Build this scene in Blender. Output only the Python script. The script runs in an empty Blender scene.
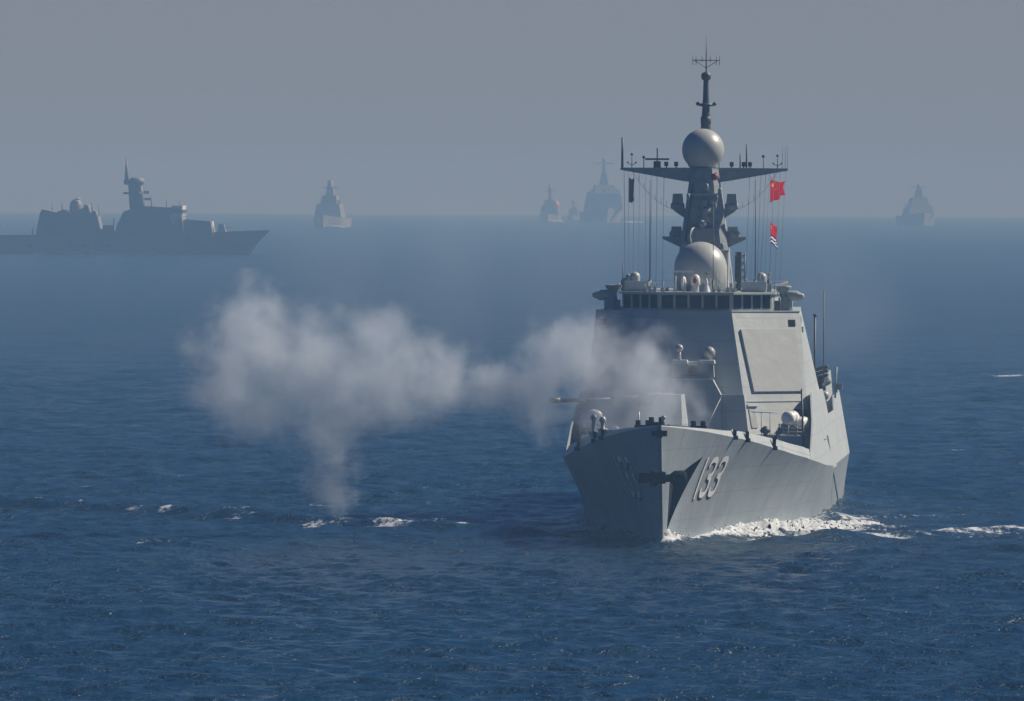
import bpy, bmesh, math, random
import numpy as np
from mathutils import Vector, Matrix
random.seed(7); rng = np.random.default_rng(11)
R = math.radians
sc = bpy.context.scene

# ------------------------------------------------------------------ camera, sky, sun, exposure
CAM_H = 23.8; FOC = 12240.0; EARTH = 6371000.0
cam = bpy.data.cameras.new('camera'); cam.sensor_width = 36; cam.lens = FOC/1024*36
cam.clip_start = 1; cam.clip_end = 60000
co = bpy.data.objects.new('camera', cam); sc.collection.objects.link(co)
pitch = math.atan(169.0/FOC)
co.matrix_world = Matrix.Translation((0, 0, CAM_H)) @ Matrix.Rotation(math.pi/2-pitch, 4, 'X') @ Matrix.Rotation(R(0.30), 4, 'Z')
sc.camera = co
SUN_DIR = Vector((0.71, 0.27, 0.65)).normalized()      # towards the sun: right of the view, slightly beyond the ship
w = bpy.data.worlds.new('World'); sc.world = w; w.use_nodes = True
nt = w.node_tree; bg = nt.nodes['Background']
sky = nt.nodes.new('ShaderNodeTexSky'); sky.sky_type = 'NISHITA'; sky.sun_disc = False
sky.sun_elevation = math.asin(SUN_DIR.z); sky.sun_rotation = math.atan2(SUN_DIR.x, SUN_DIR.y)
sky.air_density = 1.0; sky.dust_density = 0.7; sky.ozone_density = 2.5; sky.altitude = 0
hs = nt.nodes.new('ShaderNodeMix'); hs.data_type = 'RGBA'; hs.blend_type = 'MULTIPLY'; hs.inputs[0].default_value = 1
hs.inputs[7].default_value = (0.07, 0.30, 0.74, 1)
nt.links.new(sky.outputs[0], hs.inputs[6])
# the hazy band low over the horizon, fading into the clear sky above
tcw = nt.nodes.new('ShaderNodeTexCoord'); sxw = nt.nodes.new('ShaderNodeSeparateXYZ'); nt.links.new(tcw.outputs['Generated'], sxw.inputs[0])
mrw = nt.nodes.new('ShaderNodeMapRange'); mrw.interpolation_type = 'SMOOTHERSTEP'; mrw.inputs[1].default_value = 0.02; mrw.inputs[2].default_value = 0.085; mrw.inputs[3].default_value = 1; mrw.inputs[4].default_value = 0
nt.links.new(sxw.outputs[2], mrw.inputs[0])
hb = nt.nodes.new('ShaderNodeMix'); hb.data_type = 'RGBA'; nt.links.new(mrw.outputs[0], hb.inputs[0]); nt.links.new(hs.outputs[2], hb.inputs[6]); hb.inputs[7].default_value = (3.98, 4.45, 5.2, 1)
nt.links.new(hb.outputs[2], bg.inputs[0])
bg.inputs[1].default_value = 0.05
sl = bpy.data.lights.new('sun', 'SUN'); sl.energy = 5.0; sl.angle = R(0.6); sl.color = (1, 0.92, 0.79)
so = bpy.data.objects.new('sun', sl); sc.collection.objects.link(so)
so.rotation_euler = SUN_DIR.to_track_quat('Z', 'Y').to_euler()
sc.view_settings.view_transform = 'Standard'; sc.view_settings.look = 'None'
sc.view_settings.gamma = 1; sc.view_settings.exposure = 0.15; sc.view_settings.use_curve_mapping = False
sc.cycles.volume_bounces = 2; sc.cycles.max_bounces = 6; sc.cycles.volume_max_steps = 256
HAZE_DENS = 2.55e-4; HAZE_COL = (0.225, 0.41, 0.66); HAZE_ABS = (0.47, 0.27, 0.03)

# ------------------------------------------------------------------ materials
def newmat(name):
    m = bpy.data.materials.new(name); m.use_nodes = True
    return m, m.node_tree, m.node_tree.nodes['Principled BSDF']
def paint(name, col, rough=0.5, var=0.12, streak=0.0, scale=0.6, metal=0.0, seams=False):
    m, nt, p = newmat(name); N = nt.nodes; L = nt.links
    p.inputs['Roughness'].default_value = rough; p.inputs['Metallic'].default_value = metal
    tc = N.new('ShaderNodeTexCoord')
    no = N.new('ShaderNodeTexNoise'); no.inputs['Scale'].default_value = scale; no.inputs['Detail'].default_value = 6
    L.new(tc.outputs['Object'], no.inputs['Vector'])
    mr = N.new('ShaderNodeMapRange'); mr.inputs[1].default_value = 0.3; mr.inputs[2].default_value = 0.7
    mr.inputs[3].default_value = 1-var; mr.inputs[4].default_value = 1+var
    L.new(no.outputs['Fac'], mr.inputs[0])
    mul = N.new('ShaderNodeVectorMath'); mul.operation = 'SCALE'; mul.inputs[0].default_value = col
    L.new(mr.outputs[0], mul.inputs['Scale']); out = mul.outputs[0]
    if streak > 0:
        mp = N.new('ShaderNodeMapping'); mp.inputs['Scale'].default_value = (1.6, 1.6, 0.10)
        n2 = N.new('ShaderNodeTexNoise'); n2.inputs['Scale'].default_value = 1.0; n2.inputs['Detail'].default_value = 5
        L.new(tc.outputs['Object'], mp.inputs[0]); L.new(mp.outputs[0], n2.inputs['Vector'])
        m2 = N.new('ShaderNodeMapRange'); m2.inputs[1].default_value = 0.5; m2.inputs[2].default_value = 0.75
        m2.inputs[3].default_value = 0; m2.inputs[4].default_value = streak
        L.new(n2.outputs['Fac'], m2.inputs[0])
        mx = N.new('ShaderNodeMix'); mx.data_type = 'RGBA'; L.new(m2.outputs[0], mx.inputs[0])
        L.new(out, mx.inputs[6]); mx.inputs[7].default_value = (col[0]*0.62, col[1]*0.56, col[2]*0.5, 1); out = mx.outputs[2]
    if seams:
        br = N.new('ShaderNodeTexBrick'); br.inputs['Scale'].default_value = 1; br.inputs['Mortar Size'].default_value = 0.03
        br.inputs['Brick Width'].default_value = 3.2; br.inputs['Row Height'].default_value = 1.6
        br.inputs['Color1'].default_value = (1, 1, 1, 1); br.inputs['Color2'].default_value = (0.955, 0.955, 0.955, 1); br.inputs['Mortar'].default_value = (0.80, 0.80, 0.80, 1)
        sx = N.new('ShaderNodeSeparateXYZ'); L.new(tc.outputs['Object'], sx.inputs[0])
        ad = N.new('ShaderNodeMath'); ad.operation = 'ADD'; L.new(sx.outputs[0], ad.inputs[0]); L.new(sx.outputs[1], ad.inputs[1])
        cx = N.new('ShaderNodeCombineXYZ'); L.new(ad.outputs[0], cx.inputs[0]); L.new(sx.outputs[2], cx.inputs[1])
        L.new(cx.outputs[0], br.inputs['Vector'])
        mz = N.new('ShaderNodeMix'); mz.data_type = 'RGBA'; mz.blend_type = 'MULTIPLY'; mz.inputs[0].default_value = 1
        L.new(out, mz.inputs[6]); L.new(br.outputs['Color'], mz.inputs[7]); out = mz.outputs[2]
    L.new(out, p.inputs['Base Color'])
    n3 = N.new('ShaderNodeTexNoise'); n3.inputs['Scale'].default_value = 1.1; n3.inputs['Detail'].default_value = 3
    L.new(tc.outputs['Object'], n3.inputs['Vector'])
    b = N.new('ShaderNodeBump'); b.inputs['Strength'].default_value = 0.35; b.inputs['Distance'].default_value = 0.07
    L.new(n3.outputs['Fac'], b.inputs['Height']); L.new(b.outputs[0], p.inputs['Normal'])
    return m
M = {}
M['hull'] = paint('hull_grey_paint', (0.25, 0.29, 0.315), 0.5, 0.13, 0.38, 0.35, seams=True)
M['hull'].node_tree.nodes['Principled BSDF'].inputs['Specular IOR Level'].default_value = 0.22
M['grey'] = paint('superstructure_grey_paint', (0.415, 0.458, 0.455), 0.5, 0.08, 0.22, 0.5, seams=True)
M['gear'] = paint('equipment_grey_paint', (0.30, 0.33, 0.33), 0.5, 0.15, 0, 2)
M['dgear'] = paint('dark_grey_paint', (0.07, 0.08, 0.09), 0.5, 0.2, 0, 2)
M['black'] = paint('black_fittings_and_recess_shade', (0.012, 0.013, 0.016), 0.9, 0.2, 0, 3)
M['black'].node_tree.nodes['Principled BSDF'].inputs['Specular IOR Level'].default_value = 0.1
M['white'] = paint('white_paint', (0.72, 0.72, 0.70), 0.4, 0.06, 0, 2)
M['dome'] = paint('radome_grey', (0.42, 0.44, 0.42), 0.36, 0.03, 0.06, 0.6)
M['deck'] = paint('deck_paint', (0.10, 0.11, 0.12), 0.7, 0.15, 0, 0.6)
M['red'] = paint('red_cloth', (0.43, 0.004, 0.018), 0.6, 0.1, 0, 2)
M['redpaint'] = paint('red_paint', (0.35, 0.03, 0.03), 0.5, 0.1, 0, 2)
M['yellow'] = paint('yellow_cloth', (0.75, 0.33, 0.03), 0.6, 0.05, 0, 2)
M['bluecloth'] = paint('dark_blue_cloth', (0.01, 0.018, 0.10), 0.6, 0.05, 0, 2)
M['whitecloth'] = paint('white_cloth', (0.8, 0.8, 0.8), 0.7, 0.03, 0, 2)
M['blackcloth'] = paint('black_cloth', (0.010, 0.012, 0.02), 0.8, 0.3, 0, 4)
M['rope'] = paint('halyard_line', (0.16, 0.18, 0.20), 0.7, 0.1, 0, 4)
M['rust'] = paint('rust', (0.10, 0.045, 0.025), 0.8, 0.3, 0, 3)
M['far'] = paint('distant_grey_paint', (0.23, 0.25, 0.26), 0.6, 0.1, 0, 0.2)
M['farwhite'] = paint('distant_white_and_sunlit', (0.75, 0.74, 0.70), 0.5, 0.1, 0, 0.5)  # distant whites and foam; also sunlight painted into some far bridge faces
M['orange'] = paint('orange_paint', (0.85, 0.30, 0.12), 0.5, 0.1, 0, 0.5)
for k_ in ('red', 'blackcloth', 'bluecloth', 'rope'): M[k_].node_tree.nodes['Principled BSDF'].inputs['Specular IOR Level'].default_value = 0.08
M['farship'] = paint('far_haze_grey_paint', (0.25, 0.27, 0.28), 0.7, 0.1, 0, 0.2)
gm, gnt, gp = newmat('bridge_glass'); gp.inputs['Base Color'].default_value = (0.008, 0.014, 0.03, 1); gp.inputs['Roughness'].default_value = 0.15; gp.inputs['Specular IOR Level'].default_value = 0.12
M['glass'] = gm

# ------------------------------------------------------------------ mesh builder
class MB:
    def __init__(s): s.v = []; s.f = []; s.sm = []; s.mi = []; s.cur = 0
    def add(s, vs, fs, smooth=False):
        o = len(s.v); s.v += [tuple(a) for a in vs]
        for f in fs: s.f.append(tuple(i+o for i in f)); s.sm.append(smooth); s.mi.append(s.cur)
        return s
    def box(s, x0, x1, y0, y1, z0, z1, rot=0, tx=0, ty=0):
        c = ((x0+x1)/2, (y0+y1)/2); vs = []
        for z, k in ((z0, 0), (z1, 1)):
            for x, y in ((x0+tx*k, y0+ty*k), (x1-tx*k, y0+ty*k), (x1-tx*k, y1-ty*k), (x0+tx*k, y1-ty*k)):
                dx, dy = x-c[0], y-c[1]; ca, sa = math.cos(rot), math.sin(rot)
                vs.append((c[0]+dx*ca-dy*sa, c[1]+dx*sa+dy*ca, z))
        return s.add(vs, [(3,2,1,0),(4,5,6,7),(0,1,5,4),(1,2,6,5),(2,3,7,6),(3,0,4,7)])
    def tube(s, p0, p1, r0, r1=None, n=10):
        r1 = r0 if r1 is None else r1
        p0, p1 = Vector(p0), Vector(p1); d = (p1-p0).normalized()
        a = d.orthogonal().normalized(); b = d.cross(a); vs = []
        for p, r in ((p0, r0), (p1, r1)):
            for i in range(n):
                t = 2*math.pi*i/n; vs.append(p+(a*math.cos(t)+b*math.sin(t))*r)
        s.add(vs, [(i, (i+1) % n, n+(i+1) % n, n+i) for i in range(n)], True)
        return s.add(vs, [tuple(range(n-1, -1, -1)), tuple(range(n, 2*n))])
    def lathe(s, c, prof, n=24, ax=(0, 0, 1)):
        ax = Vector(ax).normalized(); a = ax.orthogonal().normalized(); b = ax.cross(a); c = Vector(c); vs = []
        for r, h in prof:
            for i in range(n):
                t = 2*math.pi*i/n; vs.append(c+ax*h+(a*math.cos(t)+b*math.sin(t))*max(r, 1e-4))
        fs = [(j*n+i, j*n+(i+1) % n, (j+1)*n+(i+1) % n, (j+1)*n+i) for j in range(len(prof)-1) for i in range(n)]
        return s.add(vs, fs, True)
    def ball(s, c, r, n=20, sx=1, sy=1, sz=1):
        vs = []; m = n//2
        for j in range(m+1):
            ph = math.pi*j/m
            for i in range(n):
                t = 2*math.pi*i/n; q = max(math.sin(ph), 1e-4)
                vs.append((c[0]+r*sx*q*math.cos(t), c[1]+r*sy*q*math.sin(t), c[2]-r*sz*math.cos(ph)))
        return s.add(vs, [(j*n+i, j*n+(i+1) % n, (j+1)*n+(i+1) % n, (j+1)*n+i) for j in range(m) for i in range(n)], True)
    def loft(s, rings, cap=True, smooth=False, closed=True):
        n = len(rings[0]); vs = [p for r in rings for p in r]; fs = []
        for j in range(len(rings)-1):
            for i in range(n if closed else n-1):
                fs.append((j*n+i, j*n+(i+1) % n, (j+1)*n+(i+1) % n, (j+1)*n+i))
        s.add(vs, fs, smooth)
        if cap: s.add(vs, [tuple(range(n-1, -1, -1)), tuple(range((len(rings)-1)*n, len(rings)*n))])
        return s
    def build(s, name, mat, parent=None, fix=True, col=None):
        me = bpy.data.meshes.new(name); me.from_pydata(s.v, [], s.f); me.update()
        for m_ in (mat if isinstance(mat, (list, tuple)) else [mat]): me.materials.append(m_)
        me.polygons.foreach_set('use_smooth', s.sm); me.polygons.foreach_set('material_index', s.mi)
        if fix:
            bm = bmesh.new(); bm.from_mesh(me); bmesh.ops.remove_doubles(bm, verts=bm.verts, dist=1e-4)
            bmesh.ops.recalc_face_normals(bm, faces=bm.faces); bm.to_mesh(me); bm.free()
        o = bpy.data.objects.new(name, me); sc.collection.objects.link(o)
        if parent: o.parent = parent
        return o
def tag(o, label=None, cat=None, group=None, kind=None):
    for k, v in (('label', label), ('category', cat), ('group', group), ('kind', kind)):
        if v: o[k] = v
    return o
def empty(name, loc, rz=0):
    o = bpy.data.objects.new(name, None); sc.collection.objects.link(o); o.location = loc; o.rotation_euler = (0, 0, rz); return o
def drop(x, y): return -(x*x+y*y)/(2*EARTH)
def interp(x, xs, ys): return float(np.interp(x, xs, ys))

# ------------------------------------------------------------------ the destroyer's frame: x = port, y = aft, z = up
SX, SY, TH = 9.87, 800.0, R(3.09)
ship = empty('naval_destroyer', (SX, SY, drop(SX, SY)), -TH)
tag(ship, 'large grey destroyer numbered 133 steaming bow-on towards the viewer beside gun smoke', 'warship')
def to_world(v, u): return SX+u*math.sin(TH)+v*math.cos(TH), SY+u*math.cos(TH)-v*math.sin(TH)
BK = ([0, 2, 5, 10, 15, 20, 30, 40, 50, 60, 75, 125, 162], [0.12, 0.75, 1.55, 2.85, 4.0, 5.1, 7.05, 8.35, 8.85, 8.98, 9.0, 8.95, 7.7])
BW = ([0, 2, 5, 10, 20, 30, 40, 50, 60, 75, 90, 125, 162], [0.08, 0.3, 0.62, 1.25, 2.8, 4.4, 5.9, 7.1, 7.9, 8.4, 8.55, 8.5, 7.2])
WK = ([-5, 0, 5, 10, 15, 20, 26, 32, 40, 50, 60, 80, 160], [8.0, 7.75, 7.45, 7.1, 6.75, 6.35, 5.82, 5.38, 4.88, 4.42, 4.05, 3.55, 3.5])
HS = ([-5, 0, 10, 15, 26, 40, 60, 160], [0.06, 0.1, 0.32, 0.52, 0.70, 0.78, 0.8, 0.8])
def us(wz): return -5.0*(max(wz, -3)/8.0) if wz > 0 else -wz*0.35
def hull_pt(x, t):
    fade = max(0, 1-x/70)
    wk = interp(x-5*fade, *WK); wz = wk*t if t >= 0 else 3.2*t
    u = x+us(wz)*fade
    bk = interp(x, *BK); bw = interp(x, *BW)
    b = bw+(bk-bw)*(max(t, 0)**1.35) if t >= 0 else bw*(1+0.35*t*0.9)
    return b, u, wz
def hull_b(u, wz):
    x = u
    for _ in range(25):
        fade = max(0, 1-x/70); x = max(0, u-us(wz)*fade)
    fade = max(0, 1-x/70); wk = interp(x-5*fade, *WK)
    return hull_pt(x, min(1, wz/wk))[0]
XS = list(np.concatenate([np.linspace(0, 6, 13), np.linspace(7, 60, 54), np.linspace(62, 162, 51)]))
TS = [-1, -0.5, 0]+list(np.linspace(0, 1, 17)[1:])
mb = MB(); rings = []
for x in XS:
    port = [hull_pt(x, t) for t in TS]
    rings.append([(-p[0], p[1], p[2]) for p in reversed(port)]+[p for p in port])
n = len(rings[0]); vs = [p for r in rings for p in r]
fs = [(j*n+i, j*n+i+1, (j+1)*n+i+1, (j+1)*n+i) for j in range(len(rings)-1) for i in range(n-1)]
mb.add(vs, fs, True)
mb.add(rings[0], [tuple(range(n))]); mb.add(rings[-1], [tuple(range(n-1, -1, -1))])
top = [(r[0], r[-1]) for r in rings]
tv = [p for a in top for p in a]
mb.add(tv, [(2*i, 2*i+1, 2*i+3, 2*i+2) for i in range(len(top)-1)])
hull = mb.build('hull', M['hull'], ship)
# recess for the anchor, cut into the port bow
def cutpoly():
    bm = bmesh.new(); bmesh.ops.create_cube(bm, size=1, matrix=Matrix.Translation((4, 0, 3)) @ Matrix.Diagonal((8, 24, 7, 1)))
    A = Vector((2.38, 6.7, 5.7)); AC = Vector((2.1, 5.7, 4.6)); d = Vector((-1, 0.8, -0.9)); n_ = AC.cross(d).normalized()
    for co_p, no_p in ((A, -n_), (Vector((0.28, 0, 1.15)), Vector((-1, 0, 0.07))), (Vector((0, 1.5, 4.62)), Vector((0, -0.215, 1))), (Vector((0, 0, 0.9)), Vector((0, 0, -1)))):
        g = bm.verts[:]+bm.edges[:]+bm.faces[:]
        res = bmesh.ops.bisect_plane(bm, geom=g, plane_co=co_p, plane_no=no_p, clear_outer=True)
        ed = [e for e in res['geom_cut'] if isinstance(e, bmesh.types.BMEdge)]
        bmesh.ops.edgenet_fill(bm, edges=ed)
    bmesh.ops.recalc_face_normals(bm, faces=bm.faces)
    me_ = bpy.data.meshes.new('cutter'); bm.to_mesh(me_); bm.free(); me_.materials.append(M['black'])  # recess faces coloured black, painting in the deep shade of the pocket
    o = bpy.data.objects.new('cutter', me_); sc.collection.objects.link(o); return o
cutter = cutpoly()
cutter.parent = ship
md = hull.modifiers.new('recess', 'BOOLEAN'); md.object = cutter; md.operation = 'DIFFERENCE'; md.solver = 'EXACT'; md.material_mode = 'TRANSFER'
bpy.context.view_layer.update()
dg = bpy.context.evaluated_depsgraph_get()
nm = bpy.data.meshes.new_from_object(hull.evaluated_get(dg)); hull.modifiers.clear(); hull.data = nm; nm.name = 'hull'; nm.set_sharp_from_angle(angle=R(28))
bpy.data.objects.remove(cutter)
# tumblehome strip (bulwark) above the knuckle and weather deck
def edge(u):
    x = u
    for _ in range(30):
        fade = max(0, 1-x/70); x = max(0, u-us(interp(x-5*fade, *WK))*fade)
    b, uu, wz = hull_pt(x, 1.0)
    return b, wz
UB = list(np.linspace(-4.9, 60, 60))
for s, nmn in ((1, 'bulwark'), (-1, 'bulwark')):
    mb = MB(); r1 = []
    for u in UB:
        b, wz = edge(u); h = interp(u, *HS)
        b0 = b; b1 = max(0.03, b-0.42*h)
        r1.append([(s*b0, u, wz-0.004), (s*b1, u, wz+h), (s*max(0.0, b1-0.08), u, wz+h), (s*max(0, b0-0.12), u, wz+0.002)])
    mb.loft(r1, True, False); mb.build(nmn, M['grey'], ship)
mb = MB(); tv = []
for u in UB:
    b, wz = edge(u); tv += [(-max(0.02, b-0.1), u, wz+0.05+0.3*interp(u, *HS)), (max(0.02, b-0.1), u, wz+0.05+0.3*interp(u, *HS))]
mb.add(tv, [(2*i, 2*i+1, 2*i+3, 2*i+2) for i in range(len(UB)-1)]); mb.build('weather_deck', M['deck'], ship)
def deck_z(u): return edge(u)[1]+0.05+0.3*interp(u, *HS)

# pennant numbers painted on both bows
def stroke(points, width, f, m, off, seg=0.25, closed_end=True):
    pts = [Vector(p) for p in points]; dense = [pts[0]]
    for a, b in zip(pts, pts[1:]):
        k = max(1, int((b-a).length/seg))
        for i in range(1, k+1): dense.append(a+(b-a)*i/k)
    vs = []
    for i, p in enumerate(dense):
        d = (dense[min(i+1, len(dense)-1)]-dense[max(i-1, 0)]).normalized(); nrm = Vector((-d.y, d.x))
        for q in (-1, 1): vs.append(f(p+nrm*width*q/2, off))
    m.add(vs, [(2*i, 2*i+1, 2*i+3, 2*i+2) for i in range(len(dense)-1)])
THREE = [(0.04, 0.86), (0.12, 0.96), (0.34, 1.0), (0.70, 1.0), (0.93, 0.92), (1.0, 0.78), (0.95, 0.62), (0.72, 0.53), (0.45, 0.52), (0.72, 0.51), (0.95, 0.41), (1.0, 0.24), (0.93, 0.08), (0.70, 0.0), (0.30, 0.0), (0.10, 0.04), (0.02, 0.14)]
def number(side):
    # each white digit with its dark drop edge; the text reads left to right on both bows
    for k, ch in enumerate('133'):
        m = MB()
        for layer, (du, dz, off) in enumerate(((-0.16, -0.16, 0.025), (0, 0, 0.045))):
            m.cur = layer; base = [0.0, 1.7, 4.35][k]; wd = 1.75; ht = 2.35
            def f(p, off):
                u = ((7.9+p.x) if side > 0 else (7.9+6.2-p.x))+du; z = 3.15+p.y+dz
                return (side*(hull_b(u, z)+off), u, z)
            if ch == '1': stroke([(base+0.45, -0.22), (base+0.45, ht+0.22)], 0.36, f, m, off)
            else:
                pts = [(base+a*wd, b*ht) for a, b in THREE]
                for a, b in zip(pts, pts[1:]): stroke([a, b], 0.38, f, m, off)
                for a in pts:
                    vs = [f(Vector((a[0]+0.19*math.cos(t), a[1]+0.19*math.sin(t))), off+0.004) for t in np.linspace(0, 2*math.pi, 10)[:-1]]
                    m.add(vs, [tuple(range(9))])
        m.build('pennant_digit', [M['black'], M['white']], hull, fix=False)
number(1); number(-1)

# stem anchor with dark flukes
mb = MB()
mb.box(-0.36, 0.36, -4.3, -3.2, 4.25, 5.0)
mb.lathe((-1.36, -3.8, 4.6), [(0.0, 0), (0.30, 0), (0.33, 0.1), (0.33, 0.6), (0.27, 0.72), (0.52, 0.74), (0.56, 0.86), (0.56, 1.08), (0.5, 1.2), (0.26, 1.25), (0.25, 2.0), (0.34, 2.1), (0.5, 2.3), (0.52, 2.9), (0.36, 3.1), (0.0, 3.15)], 16, (1, 0, 0))
mb.box(0.85, 1.4, -3.9, -3.3, 4.1, 4.9, tx=0.1)
mb.tube((0, -3.6, 4.7), (0, -2.0, 5.4), 0.16)
mb.build('anchor', M['black'], hull)
mb = MB(); mb.box(-0.5, 0.5, -5.4, -4.7, 7.35, 7.72); mb.tube((0, -5.4, 7.5), (0, -4.9, 7.5), 0.3, 0.3)
mb.build('stem_fairlead', M['black'], ship)
for s in (-1, 1):
    for u in (14, 17.5, 26):
        b, wz = edge(u); h = interp(u, *HS); mb = MB()
        uu = u-1.2 if s > 0 else u+0.6
        b, wz = edge(uu); h = interp(uu, *HS)
        mb.box(s*b-0.10, s*b+0.14, uu-0.14, uu+0.14, wz-0.12, wz+h*0.9+0.1); mb.tube((s*(b+0.08), uu-0.1, wz-0.15), (s*(b+0.08), uu-0.1, wz+0.12), 0.17)
        mb.build('fairlead', M['black'], ship)
for (v, u) in ((-0.35, -1.5), (2.1, 6.0), (-1.5, 5.0)):
    z = deck_z(u); mb = MB(); mb.box(v-0.55, v+0.55, u-0.25, u+0.25, z, z+0.30)
    mb.tube((v-0.32, u, z+0.25), (v-0.32, u, z+0.62), 0.17); mb.tube((v+0.32, u, z+0.25), (v+0.32, u, z+0.62), 0.17)
    mb.build('mooring_bitts', M['black'], ship)
mb = MB(); mb.tube((0.15, -2.2, 8.0), (0.15, -2.2, 8.45), 0.1); mb.ball((0.15, -2.2, 8.5), 0.16); mb.build('bow_light', M['gear'], ship)
# capped deck ventilators on the starboard foredeck
for (v, u, h) in ((-4.62, 15, 1.25), (-5.4, 19, 1.6)):
    z = deck_z(u); mb = MB(); mb.lathe((v, u, z), [(0.26, 0), (0.24, 0.4), (0.13, 0.5), (0.14, h-0.40), (0.22, h-0.35), (0.23, h-0.2), (0.15, h-0.04), (0, h)], 14)
    mb.tube((v-0.3, u, z+0.3), (v+0.3, u-0.1, z+0.38), 0.09); mb.build('deck_ventilator', M['dome'], ship)
for v, u, h in ((-1.9, 8, 1.3), (3.2, 37, 1.6)):
    z = deck_z(u); MB().tube((v, u, z), (v, u, z+h), 0.045).build('stanchion', M['white'], ship)
# foredeck breakwater and missile hatch deck
mb = MB(); z = deck_z(14)
for s in (-1, 1):
    mb.add([(0, 11.5, z), (s*3.9, 14.5, z-0.3), (s*3.9, 14.5, z+0.3), (0, 11.5, z+0.75), (0, 11.6, z), (s*3.9, 14.6, z-0.3), (s*3.9, 14.6, z+0.3), (0, 11.6, z+0.75)], [(0,1,2,3),(7,6,5,4),(3,2,6,7),(1,5,6,2)])
mb.build('breakwater', M['gear'], ship)
mb = MB(); mb.box(-3.2, 3.2, 31, 43, deck_z(40)-0.2, 6.55, tx=0.15, ty=0.1)
for i in range(4):
    for j in range(8):
        x0 = -2.5+(i % 2)*1.1+(i//2)*2.9; y0 = 31.8+j*1.3; mb.box(x0, x0+0.85, y0, y0+0.95, 6.55, 6.66, tx=0.04, ty=0.04)
mb.build('missile_hatches', M['gear'], ship)

# ------------------------------------------------------------------ main gun, trained to starboard
GU, GZ = 26.0, 6.1
mb = MB()
mb.lathe((0, GU, GZ-0.3), [(1.35, 0), (1.35, 0.75), (1.2, 0.95), (0, 0.95)], 24)
lo = [(-2.3, GU-1.3), (0.3, GU-1.45), (0.6, GU-0.9), (0.6, GU+0.9), (0.3, GU+1.45), (-2.3, GU+1.3)]
def rg(z, k, sh=0): return [(x*k+sh, GU+(y-GU)*k, z) for x, y in lo]
mb.loft([rg(GZ+0.6, 0.9), rg(GZ+1.5, 1.0), rg(GZ+3.45, 0.62, 0.0)])
gun = mb.build('main_gun', M['grey'], ship)
mb = MB(); bz = GZ+3.0
mb.tube((-1.2, GU, bz+0.12), (-2.6, GU-0.05, bz+0.12), 0.52, 0.40, 14); mb.tube((-2.5, GU-0.05, bz+0.1), (-4.5, GU-0.1, bz+0.06), 0.30, 0.26, 14)
mb.tube((-4.4, GU-0.1, bz+0.06), (-8.1, GU-0.2, bz-0.02), 0.17, 0.12, 12); mb.tube((-8.0, GU-0.2, bz-0.02), (-8.75, GU-0.22, bz-0.03), 0.20, 0.20, 12)
mb.build('gun_barrel', M['dgear'], gun)
mb = MB(); mb.box(-2.2, -0.4, GU-0.5, GU+0.5, bz+0.42, bz+0.52); mb.build('mantlet', M['white'], gun)

# ------------------------------------------------------------------ lower deckhouse carrying the close-in gun
mb = MB()
up = [(-1.95, 9.1), (-1.38, 10.15), (1.38, 10.15), (1.95, 9.1), (2.0, 4.3), (-2.0, 4.3)]
mb.loft([[(v, 50.0+(z-4.3)*0.05, z) for v, z in up], [(v, 52.6, z) for v, z in up]])
for s_ in (-1, 1):
    q = [(s_*1.9, 4.3), (s_*4.12, 4.3), (s_*3.55, 9.1), (s_*1.9, 9.1)]
    mb.loft([[(v, 50.35+(z-4.3)*0.05, z) for v, z in q], [(v, 52.6, z) for v, z in q]])
dh = mb.build('forward_deckhouse', M['grey'], ship)
mb = MB(); mb.box(-1.42, 1.42, 50.2, 50.3, 10.155, 10.22); mb.box(1.98, 3.5, 50.55, 50.65, 9.105, 9.16)
mb.build('coaming', M['white'], dh)
mb = MB(); mb.tube((0.8, 48.0, 6.4), (1.95, 50.3, 8.9), 0.03); mb.tube((0.8, 48.0, 5.3), (0.8, 48.0, 6.4), 0.04)
mb.build('deck_ladder', M['gear'], dh)
mb = MB(); mb.box(2.4, 4.7, 47.6, 49.9, 5.0, 6.2); mb.build('deck_locker', M['gear'], dh)
ciws = MB(); cu = 51.35; cx = 0.0
ciws.lathe((cx, cu, 10.15), [(1.15, 0), (1.15, 0.2), (0.7, 0.3), (0, 0.3)], 20)
ciws.box(-1.45, -0.35, cu-0.8, cu+0.9, 10.3, 11.25); ciws.box(0.35, 1.45, cu-0.8, cu+0.9, 10.3, 11.25, tx=0.06)
ciws.box(-0.4, 0.4, cu-0.4, cu+0.9, 10.3, 11.1)
cw = ciws.build('close_in_gun', M['gear'], ship)
mb = MB(); mb.box(-1.5, -0.38, cu-0.85, cu+0.9, 11.252, 11.5, tx=0.05); mb.box(-0.33, 0.33, cu-0.5, cu+0.7, 11.12, 11.4); mb.box(0.38, 1.5, cu-0.85, cu+0.9, 11.252, 11.5, tx=0.05); mb.build('gun_cover', M['white'], cw)
mb = MB(); mb.tube((0, cu-0.3, 10.85), (0, cu-2.0, 10.9), 0.20, 0.16, 12); mb.lathe((0, cu-2.0, 10.9), [(0.16, 0), (0.24, -0.02), (0.24, -0.3), (0, -0.28)], 12, (0, 1, 0)); mb.build('rotary_barrel', M['black'], cw)
mb = MB(); mb.tube((-1.0, cu, 11.5), (-1.0, cu, 12.1), 0.14, 0.10); mb.tube((-1.0, cu-0.1, 11.6), (-0.72, cu-0.1, 11.25), 0.08); mb.ball((-1.0, cu, 12.32), 0.27); mb.build('tracking_radar', M['dome'], cw)
mb = MB(); mb.lathe((1.05, 52.5, 10.0), [(0.28, 0), (0.3, 1.7), (0.40, 1.75), (0.42, 2.1), (0.25, 2.35), (0, 2.45)], 18); mb.build('satellite_dome', M['gear'], dh)

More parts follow.
